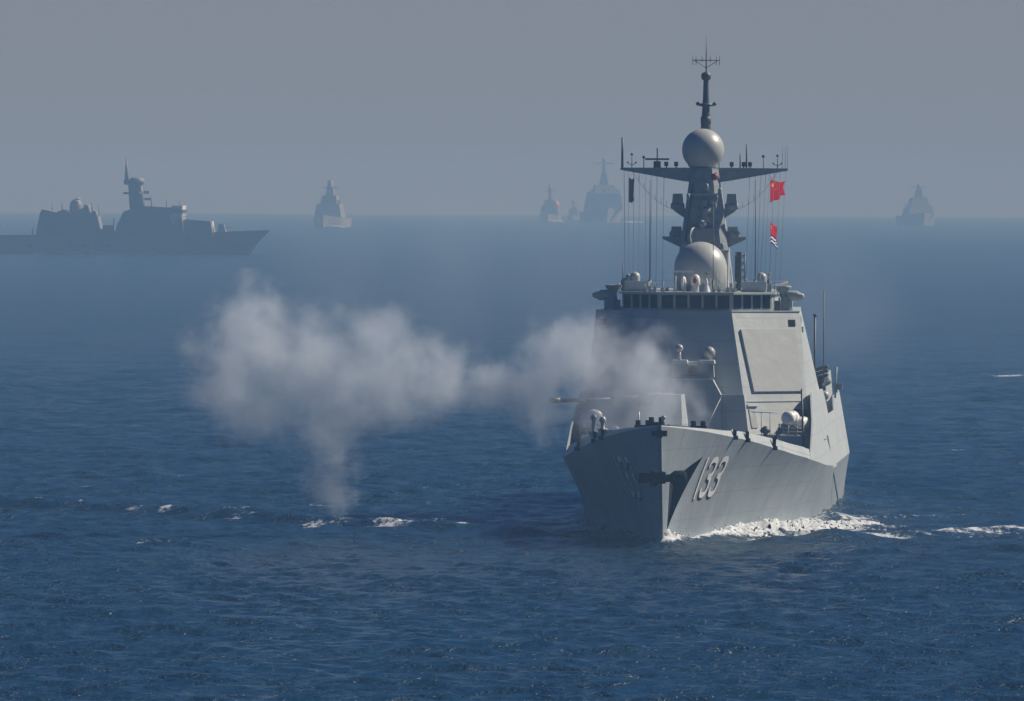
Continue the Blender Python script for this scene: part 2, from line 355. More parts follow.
# ------------------------------------------------------------------ main superstructure block
def lv(z):   # plan outline at height z between z0 and z1
    t = (z-4.6)/(15.0-4.6)
    L = lambda a, b: a+(b-a)*t
    p = [(L(4.15, 2.5), L(51.0, 54.0)), (L(8.1, 7.12), L(55.0, 58.4)), (L(8.45, 6.9), L(60, 61)), (L(8.8, 6.35), 85.0)]
    return [(-v, u, z) for v, u in p]+[(v, u, z) for v, u in reversed(p)]
mb = MB(); mb.loft([lv(3.4), lv(9.15), lv(14.82)])
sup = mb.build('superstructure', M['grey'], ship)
# walkway lip under the bridge
mb = MB(); mb.loft([[(v*1.006, u-0.05, 14.823) for v, u, z in lv(14.82)], [(v*1.006, u-0.05, 14.9) for v, u, z in lv(14.82)]]); mb.build('bridge_deck', M['grey'], sup)
# phased-array radar panels on the angled faces
def facept(s, a, t, off):
    z = 4.6+(15.0-4.6)*t; L = lambda p, q: p+(q-p)*t
    p0 = Vector((L(4.15, 2.5), L(51.0, 54.0), z)); p1 = Vector((L(8.1, 7.12), L(55.0, 58.4), z))
    p = p0+(p1-p0)*a; nrm = Vector((0.70, -0.68, 0.22)).normalized(); p = p+nrm*off
    return (s*p.x, p.y, p.z)
for s in (-1, 1):
    tb, tt = 0.435, 0.865
    mb = MB(); tb = 0.45; cs = [(0.16, tb), (0.955, tb), (0.90, tt), (0.085, tt)]
    mb.loft([[facept(s, a, t, -0.05) for a, t in cs], [facept(s, a, t, 0.14) for a, t in cs]])
    mb.build('radar_panel', M['dome'], sup)
    mb = MB(); cs = [(0.82, 0.885), (0.92, 0.885), (0.92, 0.93), (0.82, 0.93)]
    mb.loft([[facept(s, a, t, -0.02) for a, t in cs], [facept(s, a, t, 0.03) for a, t in cs]]); mb.build('vent_grille', M['black'], sup)
    mb = MB(); cs = [(0.06, 0.21), (0.16, 0.21), (0.14, 0.335), (0.05, 0.335)]
    mb.loft([[facept(s, a, t, -0.02) for a, t in cs], [facept(s, a, t, 0.05) for a, t in cs]])
    mb.build('louvre', M['gear'], sup)
    mb = MB(); cs = [(0.03, 0.352), (0.2, 0.352), (0.2, 0.367), (0.03, 0.367)]
    mb.loft([[facept(s, a, t, -0.02) for a, t in cs], [facept(s, a, t, 0.14) for a, t in cs]])
    cs = [(0.0, 0.384), (0.98, 0.384), (0.98, 0.392), (0.0, 0.392)]
    mb.loft([[facept(s, a, t, -0.02) for a, t in cs], [facept(s, a, t, 0.05) for a, t in cs]])
    mb.build('cover_strip', M['grey'], sup)
# flush side bulwark sweeping up from the knuckle into the superstructure side
SB = ([42, 46, 50, 56, 85, 88, 104, 108, 138], [5.0, 6.2, 7.4, 9.2, 9.0, 7.1, 7.1, 8.1, 8.1])
for s in (-1, 1):
    mb = MB(); rr = []
    for u in np.linspace(42, 138, 49):
        b, wk = edge(u); zt = interp(u, *SB); bt = b-(zt-wk)*0.17-0.02
        bt = min(bt, b-0.0)
        rr.append([(s*(b+0.004), u, wk-0.003), (s*(bt+0.004), u, zt), (s*(bt-0.10), u, zt), (s*(b-0.25), u, wk-0.02)])
    mb.loft(rr); mb.build('side_bulwark', M['grey'], ship)
    mb = MB()
    b, wk = edge(70); mb.tube((s*(b-0.2), 70, wk+0.6), (s*(b-0.55), 70, wk+3.0), 0.05); mb.tube((s*(b-0.3), 66.5, wk+1.9), (s*(b-0.3), 73, wk+1.9), 0.05)
    mb.tube((s*(b+0.06), 92, 0.4), (s*(b-0.3), 74, wk+2.0), 0.06); mb.build('boat_boom', M['gear'], ship)

# ------------------------------------------------------------------ bridge house with windows
def ring(z, g=0, lean=0):
    p = [(2.55+g*0.5, 54.15-g+lean), (5.25+g, 56.9-g*0.5+lean), (5.45+g, 62), (5.3+g, 84)]
    return [(-v, u, z) for v, u in p]+[(v, u, z) for v, u in reversed(p)]
mb = MB(); mb.loft([ring(14.9), ring(16.05, 0.0, -0.25)]); bridge = mb.build('bridge', M['grey'], ship)
mb = MB(); mb.loft([ring(16.053, 0.25, -0.25), ring(16.2, 0.25, -0.25)]); mb.build('bridge_roof', M['grey'], ship)
def win(p0, p1, s=1):
    # p0,p1: corner points (v,u) along the wall at the sill; leaning outwards by 0.25 over 1.28 m
    d = Vector((p1[0]-p0[0], p1[1]-p0[1])); nrm = Vector((d.y, -d.x)).normalized()
    if nrm.y > 0: nrm = -nrm
    def P(a, z, off):
        q = Vector(p0)+d*a; k = (z-14.9)/1.15
        return (q.x+nrm.x*off, q.y+nrm.y*off-0.25*k, z)
    z0, z1 = 15.05, 15.98
    m = MB(); m.loft([[P(0, z0, -0.02), P(1, z0, -0.02), P(1, z1, -0.02), P(0, z1, -0.02)], [P(0, z0, 0.03), P(1, z0, 0.03), P(1, z1, 0.03), P(0, z1, 0.03)]])
    f = m.build('window', M['glass'], bridge)
for i in range(5):
    a = -2.45+i*0.98; win((a+0.08, 54.15), (a+0.90, 54.15))
for s in (-1, 1):
    for i in range(4):
        t0, t1 = (i+0.10)/4, (i+0.86)/4
        q = lambda t: (s*(2.6+t*2.6), 54.2+t*2.65)
        a, b = q(t0), q(t1)
        win(a, b) if s > 0 else win(b, a)
# ------------------------------------------------------------------ roof equipment
RZ = 16.2
def rbox(name, x0, x1, y0, y1, z0, z1, mat='gear', par=None, **k):
    return MB().box(x0, x1, y0, y1, z0, z1, **k).build(name, M[mat], par or ship)
def dome(v, u, z, r, h, name='satellite_dome', mat='dome', n=24):
    prof = [(r*0.8, 0), (r, 0.05), (r, h)]+[(r*math.cos(t), h+r*math.sin(t)) for t in np.linspace(0.12, math.pi/2, 9)]
    return MB().lathe((v, u, z), prof, n).build(name, M[mat], ship)
big = dome(0, 63, RZ, 1.88, 1.6, 'large_radome', n=40)
mb = MB(); mb.box(1.25, 1.95, 63.2, 66, RZ, 19.0); mb.box(1.5, 1.9, 62.9, 63.2, 18.2, 18.9); mb.box(1.3, 1.98, 63.1, 66, 19.0, 19.1); mb.build('service_locker', M['grey'], ship)
for i in range(6):
    mb = MB(); a = i*0.5+0.2; mb.tube((1.88*math.sin(a), 63-1.88*math.cos(a), RZ), (1.88*math.sin(a), 63-1.88*math.cos(a), RZ+1.35), 0.02); mb.build('radome_rib', M['dome'], big)
for s in (-1, 1):
    m_ = 'gear'; mb = MB()
    v = s*4.0 if s > 0 else -4.25
    mb.box(v-0.85, v+0.85, 57.2, 58.2, RZ+0.15, RZ+0.72); mb.box(v-0.78, v+0.78, 57.3, 58.1, RZ, RZ+0.15); mb.build('jammer_box', M['grey'], ship)
    dome(v+(-0.2 if s < 0 else 0.45), 58.9, RZ, 0.36, 1.0)
for v, h in ((-5.15, 0.8), (-4.9, 1.1), (-4.6, 1.0)):
    MB().lathe((v, 58.8, RZ), [(0.16, 0), (0.14, h*0.7), (0.2, h*0.75), (0.2, h), (0.05, h+0.12), (0, h+0.12)], 12).build('signal_lamp', M['gear'], ship)
# white nav radar bar and two capped capsules with red faces
mb = MB(); mb.box(-1.75, -0.25, 56.5, 56.7, 17.55, 17.68); mb.tube((-1.5, 56.6, RZ), (-1.5, 56.6, 17.55), 0.05); mb.tube((-1.0, 56.6, RZ), (-1.0, 56.6, 17.6), 0.07); mb.build('navigation_radar', M['white'], ship)
for v, r, zt in ((-0.95, 0.19, 16.8), (-0.1, 0.31, 16.95)):
    o = MB().lathe((v, 57.0, RZ), [(r*0.7, 0), (r*0.75, zt-RZ-0.35), (r, zt-RZ-0.25), (r, zt-RZ+0.1), (r*0.8, zt-RZ+0.32), (r*0.4, zt-RZ+0.45), (0, zt-RZ+0.48)], 16).build('sensor_capsule', M['white'], ship)
    MB().ball((v-0.05, 57-r*0.8, zt+0.02), r*0.62, 12, 0.8, 0.5, 1.3).build('lens_cap', M['redpaint'], o)
MB().lathe((0.65, 56.6, RZ), [(0.3, 0), (0.22, 0.3), (0.12, 0.5), (0.16, 0.6), (0.1, 0.8), (0.02, 1.0)], 12).build('beacon', M['white'], ship)
for v in (-3.6, -3.25, -2.9, -2.3, 1.2, 1.6, 2.2, 2.6):
    mb = MB(); mb.box(v-0.12, v+0.12, 55.2, 55.5, RZ, RZ+random.uniform(0.2, 0.5)); mb.tube((v, 55.35, RZ), (v, 55.35, RZ+random.uniform(0.5, 0.9)), 0.03); mb.build('roof_fitting', M['gear'], ship)
rc = random.Random(5)
for i in range(26):
    v = -5.0+10.0*i/25+rc.uniform(-.15, .15); u = 57.0+abs(v)*0.42+rc.uniform(-.6, 1.5); h = rc.choice((.25, .4, .6, .8, 1.0)); k_ = rc.random()
    mb = MB(); mb.box(v-.1-.1*k_, v+.1+.1*k_, u-.1, u+.1, RZ, RZ+h*.6); mb.tube((v+.05, u, RZ+h*.5), (v+.05, u, RZ+h+.3*k_), 0.025, n=6)
    if k_ > .6: mb.ball((v+.05, u, RZ+h+.3*k_), .09, 8)
    mb.build('roof_fitting', M[rc.choice(('gear', 'dgear', 'dome', 'gear'))], ship)
# roof guard rails
mb = MB(); rr = [Vector(p) for p in ring(RZ, 0.2, -0.2)]
rr = rr[1:7]
for a, b in zip(rr, rr[1:]):
    k = max(1, int((b-a).length/1.4))
    for i in range(k+1):
        p = a+(b-a)*i/k; mb.tube(p, p+Vector((0, 0, 0.55)), 0.018, n=5)
    for z in (0.28, 0.55): mb.tube(a+Vector((0, 0, z)), b+Vector((0, 0, z)), 0.012, n=5)
mb.build('guard_rail', M['gear'], ship)
# lattice stub beside the mast
mb = MB()
for (x, y) in ((2.35, 66), (3.0, 66), (2.35, 66.7), (3.0, 66.7)): mb.tube((x, y, RZ), (x, y, 18.9), 0.04, n=6)
for i in range(5):
    z = RZ+i*0.5; mb.tube((2.35, 66, z), (3.0, 66, z+0.5), 0.03, n=5); mb.tube((3.0, 66, z), (3.0, 66.7, z+0.5), 0.03, n=5); mb.tube((2.35, 66, z+0.5), (3.0, 66, z+0.5), 0.03, n=5)
mb.box(2.3, 2.75, 66.1, 66.6, RZ, 18.95); mb.build('lattice_mast', M['dgear'], ship)
# bridge wings: searchlight bowls, optical directors, crouched gear
for s in (-1, 1):
    zb = 14.9
    mb = MB(); mb.box(s*6.0-0.4, s*6.0+0.4, 58.6, 59.4, zb, zb+1.0, tx=0.12, ty=0.12); mb.lathe((s*5.95, 59, zb+0.9), [(0.22, 0), (0.25, 0.3), (0.55, 0.65), (0.6, 0.8), (0.5, 0.85), (0.3, 0.6), (0, 0.5)], 18)
    mb.build('searchlight', M['gear'], ship)
    mb = MB(); mb.tube((s*6.45, 59.4, zb), (s*6.45, 59.4, zb+0.75), 0.18); mb.lathe((s*6.2, 59.2, zb+1.02), [(0, 0), (0.3, 0.02), (0.37, 0.2), (0.37, 0.8), (0.25, 0.95), (0.17, 1.2), (0.12, 1.25), (0, 1.25)], 16, (s*0.95, -0.25, 0.0))
    mb.box(s*6.45-0.15, s*6.45+0.15, 58.9, 59.2, zb+0.2, zb+0.7); mb.build('optical_director', M['dome'], ship)
    mb = MB(); mb.tube((s*5.75, 57.6, zb), (s*5.75, 57.6, zb+0.95), 0.08); mb.box(s*5.6-0.2, s*5.6+0.2, 57.5, 57.8, zb, zb+0.7); mb.build('pelorus', M['dgear'], ship)
    mb = MB(); mb.lathe((s*6.9, 60.5, 13.7), [(0.15, 0), (0.3, 0.2), (0.36, 0.6), (0.3, 0.95), (0.1, 1.1), (0, 1.1)], 12); mb.box(s*7.05-0.35, s*7.05+0.3, 60.4, 60.9, 13.35, 13.75); mb.build('side_lamp', M['gear'], ship)
# rafts canisters and rack on the port side of the foredeck, the same to starboard
for s in (-1, 1):
    b = 7.2; zc = 6.2
    for (v, u, z, r) in ((6.6, 49.5, 7.55, 0.50), (7.35, 50.6, 7.2, 0.42)):
        o = MB().lathe((s*v, u-0.9, z), [(0, -0.02), (r*0.5, 0), (r*0.9, 0.12), (r, 0.3), (r, 0.85), (r*1.05, 0.86), (r*1.05, 0.94), (r, 0.95), (r, 1.5), (r*0.9, 1.7), (0, 1.85)], 18, (s*0.25, 1, 0)).build('raft_canister', M['white'], ship)
    mb = MB()
    for z in (5.62, 7.0): mb.tube((s*6.05, 48.5, z), (s*6.05, 50.5, z), 0.028, n=6)
    for v in (6.05, 6.7, 7.3, 7.75):
        mb.tube((s*v, 48.5, 5.6), (s*v, 48.5, 7.15), 0.035, n=6); mb.tube((s*v, 50.5, 5.6), (s*v, 50.5, 7.15), 0.035, n=6)
    for z in (6.35, 6.6, 6.85, 7.12): mb.tube((s*6.05, 48.5, z), (s*7.75, 48.5, z), 0.028, n=6)
    mb.build('raft_rack', M['gear'], ship)
    mb = MB(); mb.add([(s*4.4, 47.4, 4.9), (s*7.75, 48.2, 4.6), (s*7.65, 48.2, 6.3), (s*4.4, 47.4, 6.45), (s*4.4, 51, 4.9), (s*7.8, 52, 4.6), (s*7.7, 52, 6.3), (s*4.4, 51, 6.45)], [(0,1,2,3),(3,2,6,7),(1,5,6,2),(0,3,7,4)]); mb.build('side_locker', M['grey'], ship)
    mb = MB(); mb.box(s*7.5-0.5, s*7.5+0.4, 52.5, 53.2, 7.5, 8.1); mb.build('davit_head', M['black'], ship)
    mb = MB()
    for v in (4.9, 5.5): mb.tube((s*v, 46.5, 5.6), (s*v, 46.5, 8.0), 0.03, n=6)
    mb.tube((s*4.2, 46.5, 8.0), (s*6.0, 46.5, 7.95), 0.03, n=6)
    if s > 0: mb.build('awning_frame', M['gear'], ship)
    mb = MB(); mb.lathe((s*5.2, 45.9, 6.15), [(0.2, 0), (0.14, 0.35), (0.36, 0.5), (0.4, 0.62), (0.1, 0.9), (0, 0.9)], 12); mb.tube((s*5.6, 45.6, 5.95), (s*6.3, 45.8, 6.7), 0.12); mb.box(s*6.2-0.15, s*6.2+0.2, 45.6, 45.9, 6.5, 6.95); mb.tube((s*6.0, 45.6, 6.2), (s*6.0, 45.6, 5.6), 0.09); mb.build('deck_winch', M['dgear'], ship)
    if s > 0: MB().tube((s*7.78, 48.2, 4.9), (s*7.62, 48.2, 9.6), 0.07).build('boom_crutch', M['dgear'], ship)

# ------------------------------------------------------------------ mast tower and yard
MU = 70.0
def sq(z, hx, hy, du=0): return [(-hx, MU-hy+du, z), (hx, MU-hy+du, z), (hx*1.0, MU+hy, z), (-hx, MU+hy, z)]
mb = MB()
c = 0.45
def octo(z, hx, hy): return [(-hx+c, MU-hy, z), (hx-c, MU-hy, z), (hx, MU-hy+c, z), (hx, MU+hy, z), (-hx, MU+hy, z), (-hx, MU-hy+c, z)]
mb.loft([octo(15.1, 2.15, 2.6), octo(19.0, 1.72, 2.1), octo(24.85, 0.98, 1.1)]); mast = mb.build('mast_tower', M['gear'], ship)
mb = MB()
mb.loft([[(-6.0, MU-0.12, 24.72), (-6.0, MU+0.12, 24.72), (-6.0, MU+0.12, 24.88), (-6.0, MU-0.12, 24.88)], [(-1.6, MU-0.35, 23.95), (-1.6, MU+0.35, 23.95), (-1.6, MU+0.35, 24.9), (-1.6, MU-0.35, 24.9)],
         [(0, MU-1.13, 23.75), (0, MU+0.5, 23.75), (0, MU+0.5, 24.903), (0, MU-1.13, 24.903)],
         [(1.6, MU-0.35, 23.95), (1.6, MU+0.35, 23.95), (1.6, MU+0.35, 24.9), (1.6, MU-0.35, 24.9)], [(5.9, MU-0.12, 24.72), (5.9, MU+0.12, 24.72), (5.9, MU+0.12, 24.88), (5.9, MU-0.12, 24.88)]])
mb.build('yard', M['gear'], mast)
prof = [(0.9, 0), (1.05, 0.12)]+[(1.50*math.cos(t), 1.28+1.50*math.sin(t)) for t in np.linspace(-0.78, math.pi/2, 20)]
MB().lathe((-0.14, MU, 24.9), prof, 40).build('mast_radome', M['dome'], mast)
mb = MB(); mb.lathe((0.0, MU+1.2, 24.9), [(0.45, 0), (0.36, 2.9), (0.28, 4.0), (0.22, 5.0), (0.18, 6.35)], 14)
mb.lathe((0.0, MU+1.2, 29.25), [(0.3, 0), (0.5, 0.05), (0.5, 0.2), (0.2, 0.25)], 12); mb.tube((-0.5, MU+1.2, 29.35), (0.55, MU+1.2, 29.35), 0.07)
mb.ball((-0.58, MU+1.2, 29.45), 0.14); mb.ball((0.62, MU+1.2, 29.45), 0.14); mb.lathe((0.0, MU+1.2, 31.1), [(0.15, 0), (0.32, 0.1), (0.36, 0.3), (0.33, 0.5), (0.12, 0.62)], 14)
mb.lathe((0.0, MU+1.2, 28.0), [(0.3, 0), (0.38, 0.05), (0.38, 0.5), (0.3, 0.55)], 12)
pole = mb.build('topmast', M['dgear'], mast)
mb = MB(); z = 32.4
mb.tube((0, MU+1.2, 31.7), (0, MU+1.2, 34.3), 0.05, 0.02, 6); mb.tube((-0.95, MU+1.2, z+0.15), (0.95, MU+1.2, z+0.15), 0.035, n=6)
mb.tube((0, MU+1.2, z-0.4), (-0.8, MU+1.2, z+0.12), 0.025, n=6); mb.tube((0, MU+1.2, z-0.4), (0.8, MU+1.2, z+0.12), 0.025, n=6)
for v in (-0.95, -0.72, 0.72, 0.95, -0.3, 0.3): mb.tube((v, MU+1.2, z-0.2 if abs(v) > .5 else z), (v, MU+1.2, z+0.5), 0.022, n=5)
mb.build('top_antenna', M['dgear'], mast)
for s in (-1, 1):
    for (z, x0, x1, bx0, bx1, bz, nm_) in ((22.0, 1.1, 2.2, 1.5, 2.35, 1.05, 'jammer_pod'), (20.0, 1.4, 3.0, 1.55, 2.45, 0.72, 'jammer_pod')):
        m = MB(); m.loft([[(s*x0, MU-0.5, z-0.9), (s*x0, MU+0.5, z-0.9), (s*x0, MU+0.5, z), (s*x0, MU-0.5, z)], [(s*x1, MU-0.4, z-0.16), (s*x1, MU+0.4, z-0.16), (s*x1, MU+0.4, z), (s*x1, MU-0.4, z)]])
        m.box(s*(bx0+bx1)/2-0.42, s*(bx0+bx1)/2+0.42, MU-0.5, MU+0.45, z, z+bz, tx=0.1); m.lathe((s*(bx0+bx1)/2, MU-0.1, z-0.1), [(0.3, 0), (0.5, 0.12), (0.5, 0.4), (0.42, 0.5)], 14)
        m.build(nm_, M['gear'], mast)
# front of the tower: small dish, lamps, ledges
m = MB(); m.lathe((0.1, MU-1.45, 21.9), [(0.0, 0), (0.3, 0.05), (0.42, 0.3), (0.36, 0.34), (0, 0.2)], 14, (0, -1, 0.2)); m.box(-0.5, 0.5, MU-1.9, MU-1.2, 21.0, 21.4); m.box(-0.12, 0.25, MU-2.0, MU-1.6, 21.4, 22.6); m.ball((0.15, MU-1.9, 21.9), 0.28); m.ball((-0.1, MU-2.1, 20.9), 0.3)
m.build('tracking_sensor', M['gear'], mast)
m = MB(); m.lathe((-0.95, MU-2.35, 20.0), [(0.0, 0), (0.4, 0.1), (0.7, 0.34), (0.66, 0.38), (0, 0.16)], 16, (0.9, -0.45, 0.0)); m.build('dish_antenna', M['dome'], mast)
m = MB(); m.box(-1.0, 1.15, MU-1.6, MU-1.35, 22.95, 23.08); m.build('ledge', M['dome'], mast)
m = MB(); m.box(-0.7, 0.8, MU-2.3, MU-1.7, 19.6, 20.6); m.build('sensor_box', M['gear'], mast)
MB().ball((0.72, MU-1.32, 24.25), 0.24, 12, 1, 0.6, 1.1).build('red_lamp', M['redpaint'], mast)
for (v, z) in ((-1.35, 19.3), (1.35, 19.1), (-1.1, 22.6), (1.15, 23.0), (-0.6, 20.4), (0.6, 22.3), (0.2, 23.3), (-1.6, 18.2), (1.75, 17.9), (0.55, 19.0)):
    y_ = MU-2.75+(z-15.1)*0.155; m = MB(); m.box(v-.12, v+.12, y_-.35, y_+.3, z, z+.1); m.lathe((v, y_-.25, z+.1), [(.1, 0), (.13, .1), (.13, .3), (.05, .38), (0, .38)], 10); m.build('mast_lamp', M['gear'], mast)
m = MB()
for q in (-.18, .18): m.tube((-.85+q, MU-2.5, 16.4), (-.3+q, MU-1.2, 23.7), .025, n=5)
for i in range(22):
    t = i/21; m.tube((-1.03+.55*t, MU-2.5+1.3*t, 16.4+7.3*t), (-.67+.55*t, MU-2.5+1.3*t, 16.4+7.3*t), .02, n=5)
m.build('mast_ladder', M['dome'], mast)
for q in (0.35, 0.5, -1.15):
    MB().tube((q*1.5, MU-2.62, 16.0), (q*.7, MU-1.2, 23.8), .035, n=6).build('cable_run', M['dgear'], mast)
# yard aerials
def aerial(v, h, r, kind=0):
    m = MB(); m.tube((v, MU, 24.88), (v, MU, 24.88+h), r, r*0.8, 7)
    if kind == 1: m.tube((v-0.3, MU, 24.88+h*.35), (v, MU, 24.88+h*.2), 0.025, n=5); m.tube((v+0.3, MU, 24.88+h*.35), (v, MU, 24.88+h*.2), 0.025, n=5); m.ball((v, MU, 24.88+h), 0.10, 8); m.ball((v-.3, MU, 24.88+h*.4), 0.07, 8); m.ball((v+.3, MU, 24.88+h*.4), 0.07, 8)
    if kind == 2: m.box(v-0.85, v+0.85, MU-0.1, MU+0.1, 24.88+0.55, 24.88+0.68); m.box(v-0.25, v+0.25, MU-0.25, MU+0.25, 24.88, 25.35)
    if kind == 3: m.box(v-0.14, v+0.14, MU-0.15, MU+0.15, 25.0, 25.32)
    if kind == 4: m.ball((v, MU, 24.88+h), 0.12, 8)
    m.build('yard_aerial', M['dgear'], mast)
for a in ((-5.88, 2.15, 0.09), (-5.2, 0.95, 0.03, 1), (-4.35, 0.75, 0.04, 4), (-3.4, 1.4, 0.05, 2), (-2.75, 0.4, 0.05, 3), (-2.05, 0.45, 0.05, 3), (1.9, 0.3, 0.05, 3), (2.5, 1.1, 0.05), (2.95, 1.7, 0.06), (2.75, 0.3, 0.06, 3), (3.2, 0.3, 0.05, 3), (4.15, 0.85, 0.03, 4), (5.15, 0.9, 0.03, 1), (5.5, 1.6, 0.015), (5.7, 1.6, 0.015), (5.85, 1.6, 0.015), (-1.0, 1.9, 0.03), (1.0, 1.9, 0.03)):
    aerial(*a)
# halyards from yard to roof
hy = [-5.75, -5.45, -5.05, -4.65, -4.2, -3.8, -3.4, -2.9, 3.2, 3.6, 4.0, 4.35, 4.6, 4.95, 5.35, 5.75]
for v in hy:
    r = random.choice((0.009, 0.012, 0.015))
    MB().tube((v, MU, 24.75), (v*(0.93 if v < 0 else 0.97)+random.uniform(-.1, .1), 66-abs(v)*0.5, RZ), r, n=5).build('halyard', M['rope'], mast)
for v, h, r in ((-3.45, 9.4-1.6, 0.05), (3.95, 7.8, 0.045), (-5.35, 2.0, 0.05), (1.0, 6.0, 0.03), (4.9, 1.3, 0.05)):
    m = MB(); m.tube((v, 60, RZ), (v, 60, RZ+h), r, r*0.6, 6); m.tube((v, 60, RZ), (v, 60, RZ+0.8), r*2.6, n=8); m.build('whip_antenna', M['dgear'], ship)
# drooped feeder lines under the yard
for s in (-1, 1):
    m = MB(); pts = [Vector((s*(1.9+3.2*t), MU-0.2, 21.9+2.4*t*t+0.2*t)) for t in np.linspace(0, 1, 9)]
    for a, b in zip(pts, pts[1:]): m.tube(a, b, 0.012, n=5)
    for p in pts[2:]: m.tube(p, p+Vector((0, 0, 0.4)), 0.014, n=5)
    m.build('aerial_feeder', M['rope'], mast)

# ------------------------------------------------------------------ after part of the ship
m = MB(); m.loft([[(-5.5, 85, 3.5), (5.5, 85, 3.5), (5.5, 104, 3.5), (-5.5, 104, 3.5)], [(-5.2, 85, 9.5), (5.2, 85, 9.5), (5.2, 104, 9.5), (-5.2, 104, 9.5)]]); m.build('midship_house', M['grey'], ship)
m = MB(); m.loft([[(-3.4, 88, 9.5), (3.4, 88, 9.5), (3.4, 99, 9.5), (-3.4, 99, 9.5)], [(-2.6, 89.5, 14.4), (2.6, 89.5, 14.4), (2.6, 98, 14.4), (-2.6, 98, 14.4)]]); m.cur = 1; m.box(-2.4, 2.4, 90, 97.5, 14.4, 14.9); m.build('funnel', [M['grey'], M['black']], ship)
m = MB(); m.loft([[(-7.7, 108, 3.5), (7.7, 108, 3.5), (7.7, 135, 3.5), (-7.7, 135, 3.5)], [(-7.2, 108, 9.6), (7.2, 108, 9.6), (7.2, 135, 9.6), (-7.2, 135, 9.6)]]); m.box(-2.2, 2.2, 110, 116, 9.6, 13.2, tx=0.4, ty=0.3); m.build('hangar', M['grey'], ship)
m = MB(); tv = []
for u in np.linspace(60, 156, 30):
    b, wk = edge(u); tv += [(-b+0.12, u, wk+0.01), (b-0.12, u, wk+0.01)]
m.add(tv, [(2*i, 2*i+1, 2*i+3, 2*i+2) for i in range(29)]); m.build('flight_deck', M['deck'], ship)
for s in (-1, 1):
    m = MB(); m.tube((s*7.35, 88, 6.5), (s*7.35, 88, 14.2), 0.10, 0.08, 8); m.tube((s*7.35, 88, 14.2), (s*7.35, 88, 14.35), 0.15); m.build('whip_antenna', M['dgear'], ship)
    m = MB(); m.tube((s*7.7, 98, 6.5), (s*7.7, 98, 16.0), 0.06, 0.035, 8); m.build('whip_antenna', M['dgear'], ship)
    m = MB()
    for k in range(5): m.tube((s*(6.3), 100.0, 8.6+k*0.32), (s*(8.0), 99.3, 9.15+k*0.32), 0.14, n=8)
    m.box(s*7.1-0.9, s*7.1+0.8, 100.0, 101.5, 6.8, 9.6, tx=0.15); m.build('decoy_launcher', M['dgear'], ship)
    m = MB(); m.tube((s*7.7, 97, 9.0), (s*8.3, 97, 9.4), 0.16); m.tube((s*8.2, 97, 9.3), (s*8.0, 98.5, 9.35), 0.1); m.ball((s*8.0, 98.5, 9.35), 0.3); m.build('boat_crane', M['gear'], ship)
    m = MB(); m.tube((s*8.4, 104, 8.0), (s*8.5, 104, 10.3), 0.07); m.box(s*8.45-0.2, s*8.45+0.5, 104, 104.6, 8.6, 9.1); m.build('deck_davit', M['gear'], ship)
    m = MB(); m.lathe((s*7.75, 90, 6.9), [(0, -.02), (.42, .05), (.46, .3), (.46, 1.3), (.4, 1.5), (0, 1.55)], 16, (0, 1, 0)); m.build('raft_canister', M['white'], ship)
    m = MB(); m.tube((s*7.9, 94, 6.0), (s*7.9, 94, 8.2), 0.1); m.ball((s*7.9, 94, 8.35), 0.36); m.build('deck_beacon', M['dome'], ship)

# ------------------------------------------------------------------ flags (things of their own: they hang on the halyards)
def flag(name, origin, w_, h_, az, amp, mats, paintf, sag=0.35, nx=36, nz=24, shr=0.1):
    """cloth sheet with folds; origin is the top of the hoist in ship coordinates"""
    ox, oy = to_world(origin[0], origin[1]); m = MB(); vs = []
    for j in range(nz+1):
        for i in range(nx+1):
            a, b = i/nx, j/nz
            f = amp*a*math.sin(a*7.5+b*1.7)+amp*0.5*a*math.sin(a*13+b*4)
            x = a*w_*(1-0.1*b); dx, dy = math.cos(az), math.sin(az)
            vs.append((x*dx-f*dy, x*dy+f*dx, -b*h_*(1-shr*a)-sag*a*a*w_+0.06*math.sin(a*9)))
    fs = []; mi = []
    for j in range(nz):
        for i in range(nx):
            fs.append((j*(nx+1)+i, j*(nx+1)+i+1, (j+1)*(nx+1)+i+1, (j+1)*(nx+1)+i)); mi.append(paintf((i+.5)/nx, (j+.5)/nz))
    m.add(vs, fs, True); m.mi = mi
    o = m.build(name, mats, None, fix=False); o.location = (ox, oy, origin[2])
    so_ = o.modifiers.new('cloth', 'SOLIDIFY'); so_.thickness = 0.012
    return o
def stars(a, b):
    if (a*1.5-0.25)**2+(b-0.25)**2 < 0.009: return 1
    for (x, y) in ((0.5, 0.1), (0.6, 0.2), (0.6, 0.35), (0.5, 0.45)):
        if (a*1.5-x)**2+(b-y)**2 < 0.0009: return 1
    return 0
o = flag('national_flag', (4.65, MU-0.15, 23.95), 2.3, 1.6, R(58), 0.16, [M['red'], M['yellow']], stars, 0.05, 60, 40, 0.42)
tag(o, 'red national flag with yellow stars flying below the right end of the yard', 'flag')
def navy(a, b):
    k = stars(a, b) if b < 0.6 else 0
    if b > 0.6:
        q = int((b-0.6)/0.08); return 2 if q % 2 == 0 else 3
    return k
o = flag('naval_ensign', (4.68, MU-0.15, 20.95), 1.9, 1.5, R(72), 0.10, [M['red'], M['yellow'], M['bluecloth'], M['whitecloth']], navy, 0.28, 60, 40)
tag(o, 'smaller red ensign with blue and white stripes hanging under the other red flag', 'flag')
o = flag('signal_flag', (-5.4, MU-0.15, 24.05), 0.9, 1.75, R(63), 0.14, [M['blackcloth']], lambda a, b: 0, 0.05)
tag(o, 'narrow dark signal flag hanging limp below the left end of the yard', 'flag')

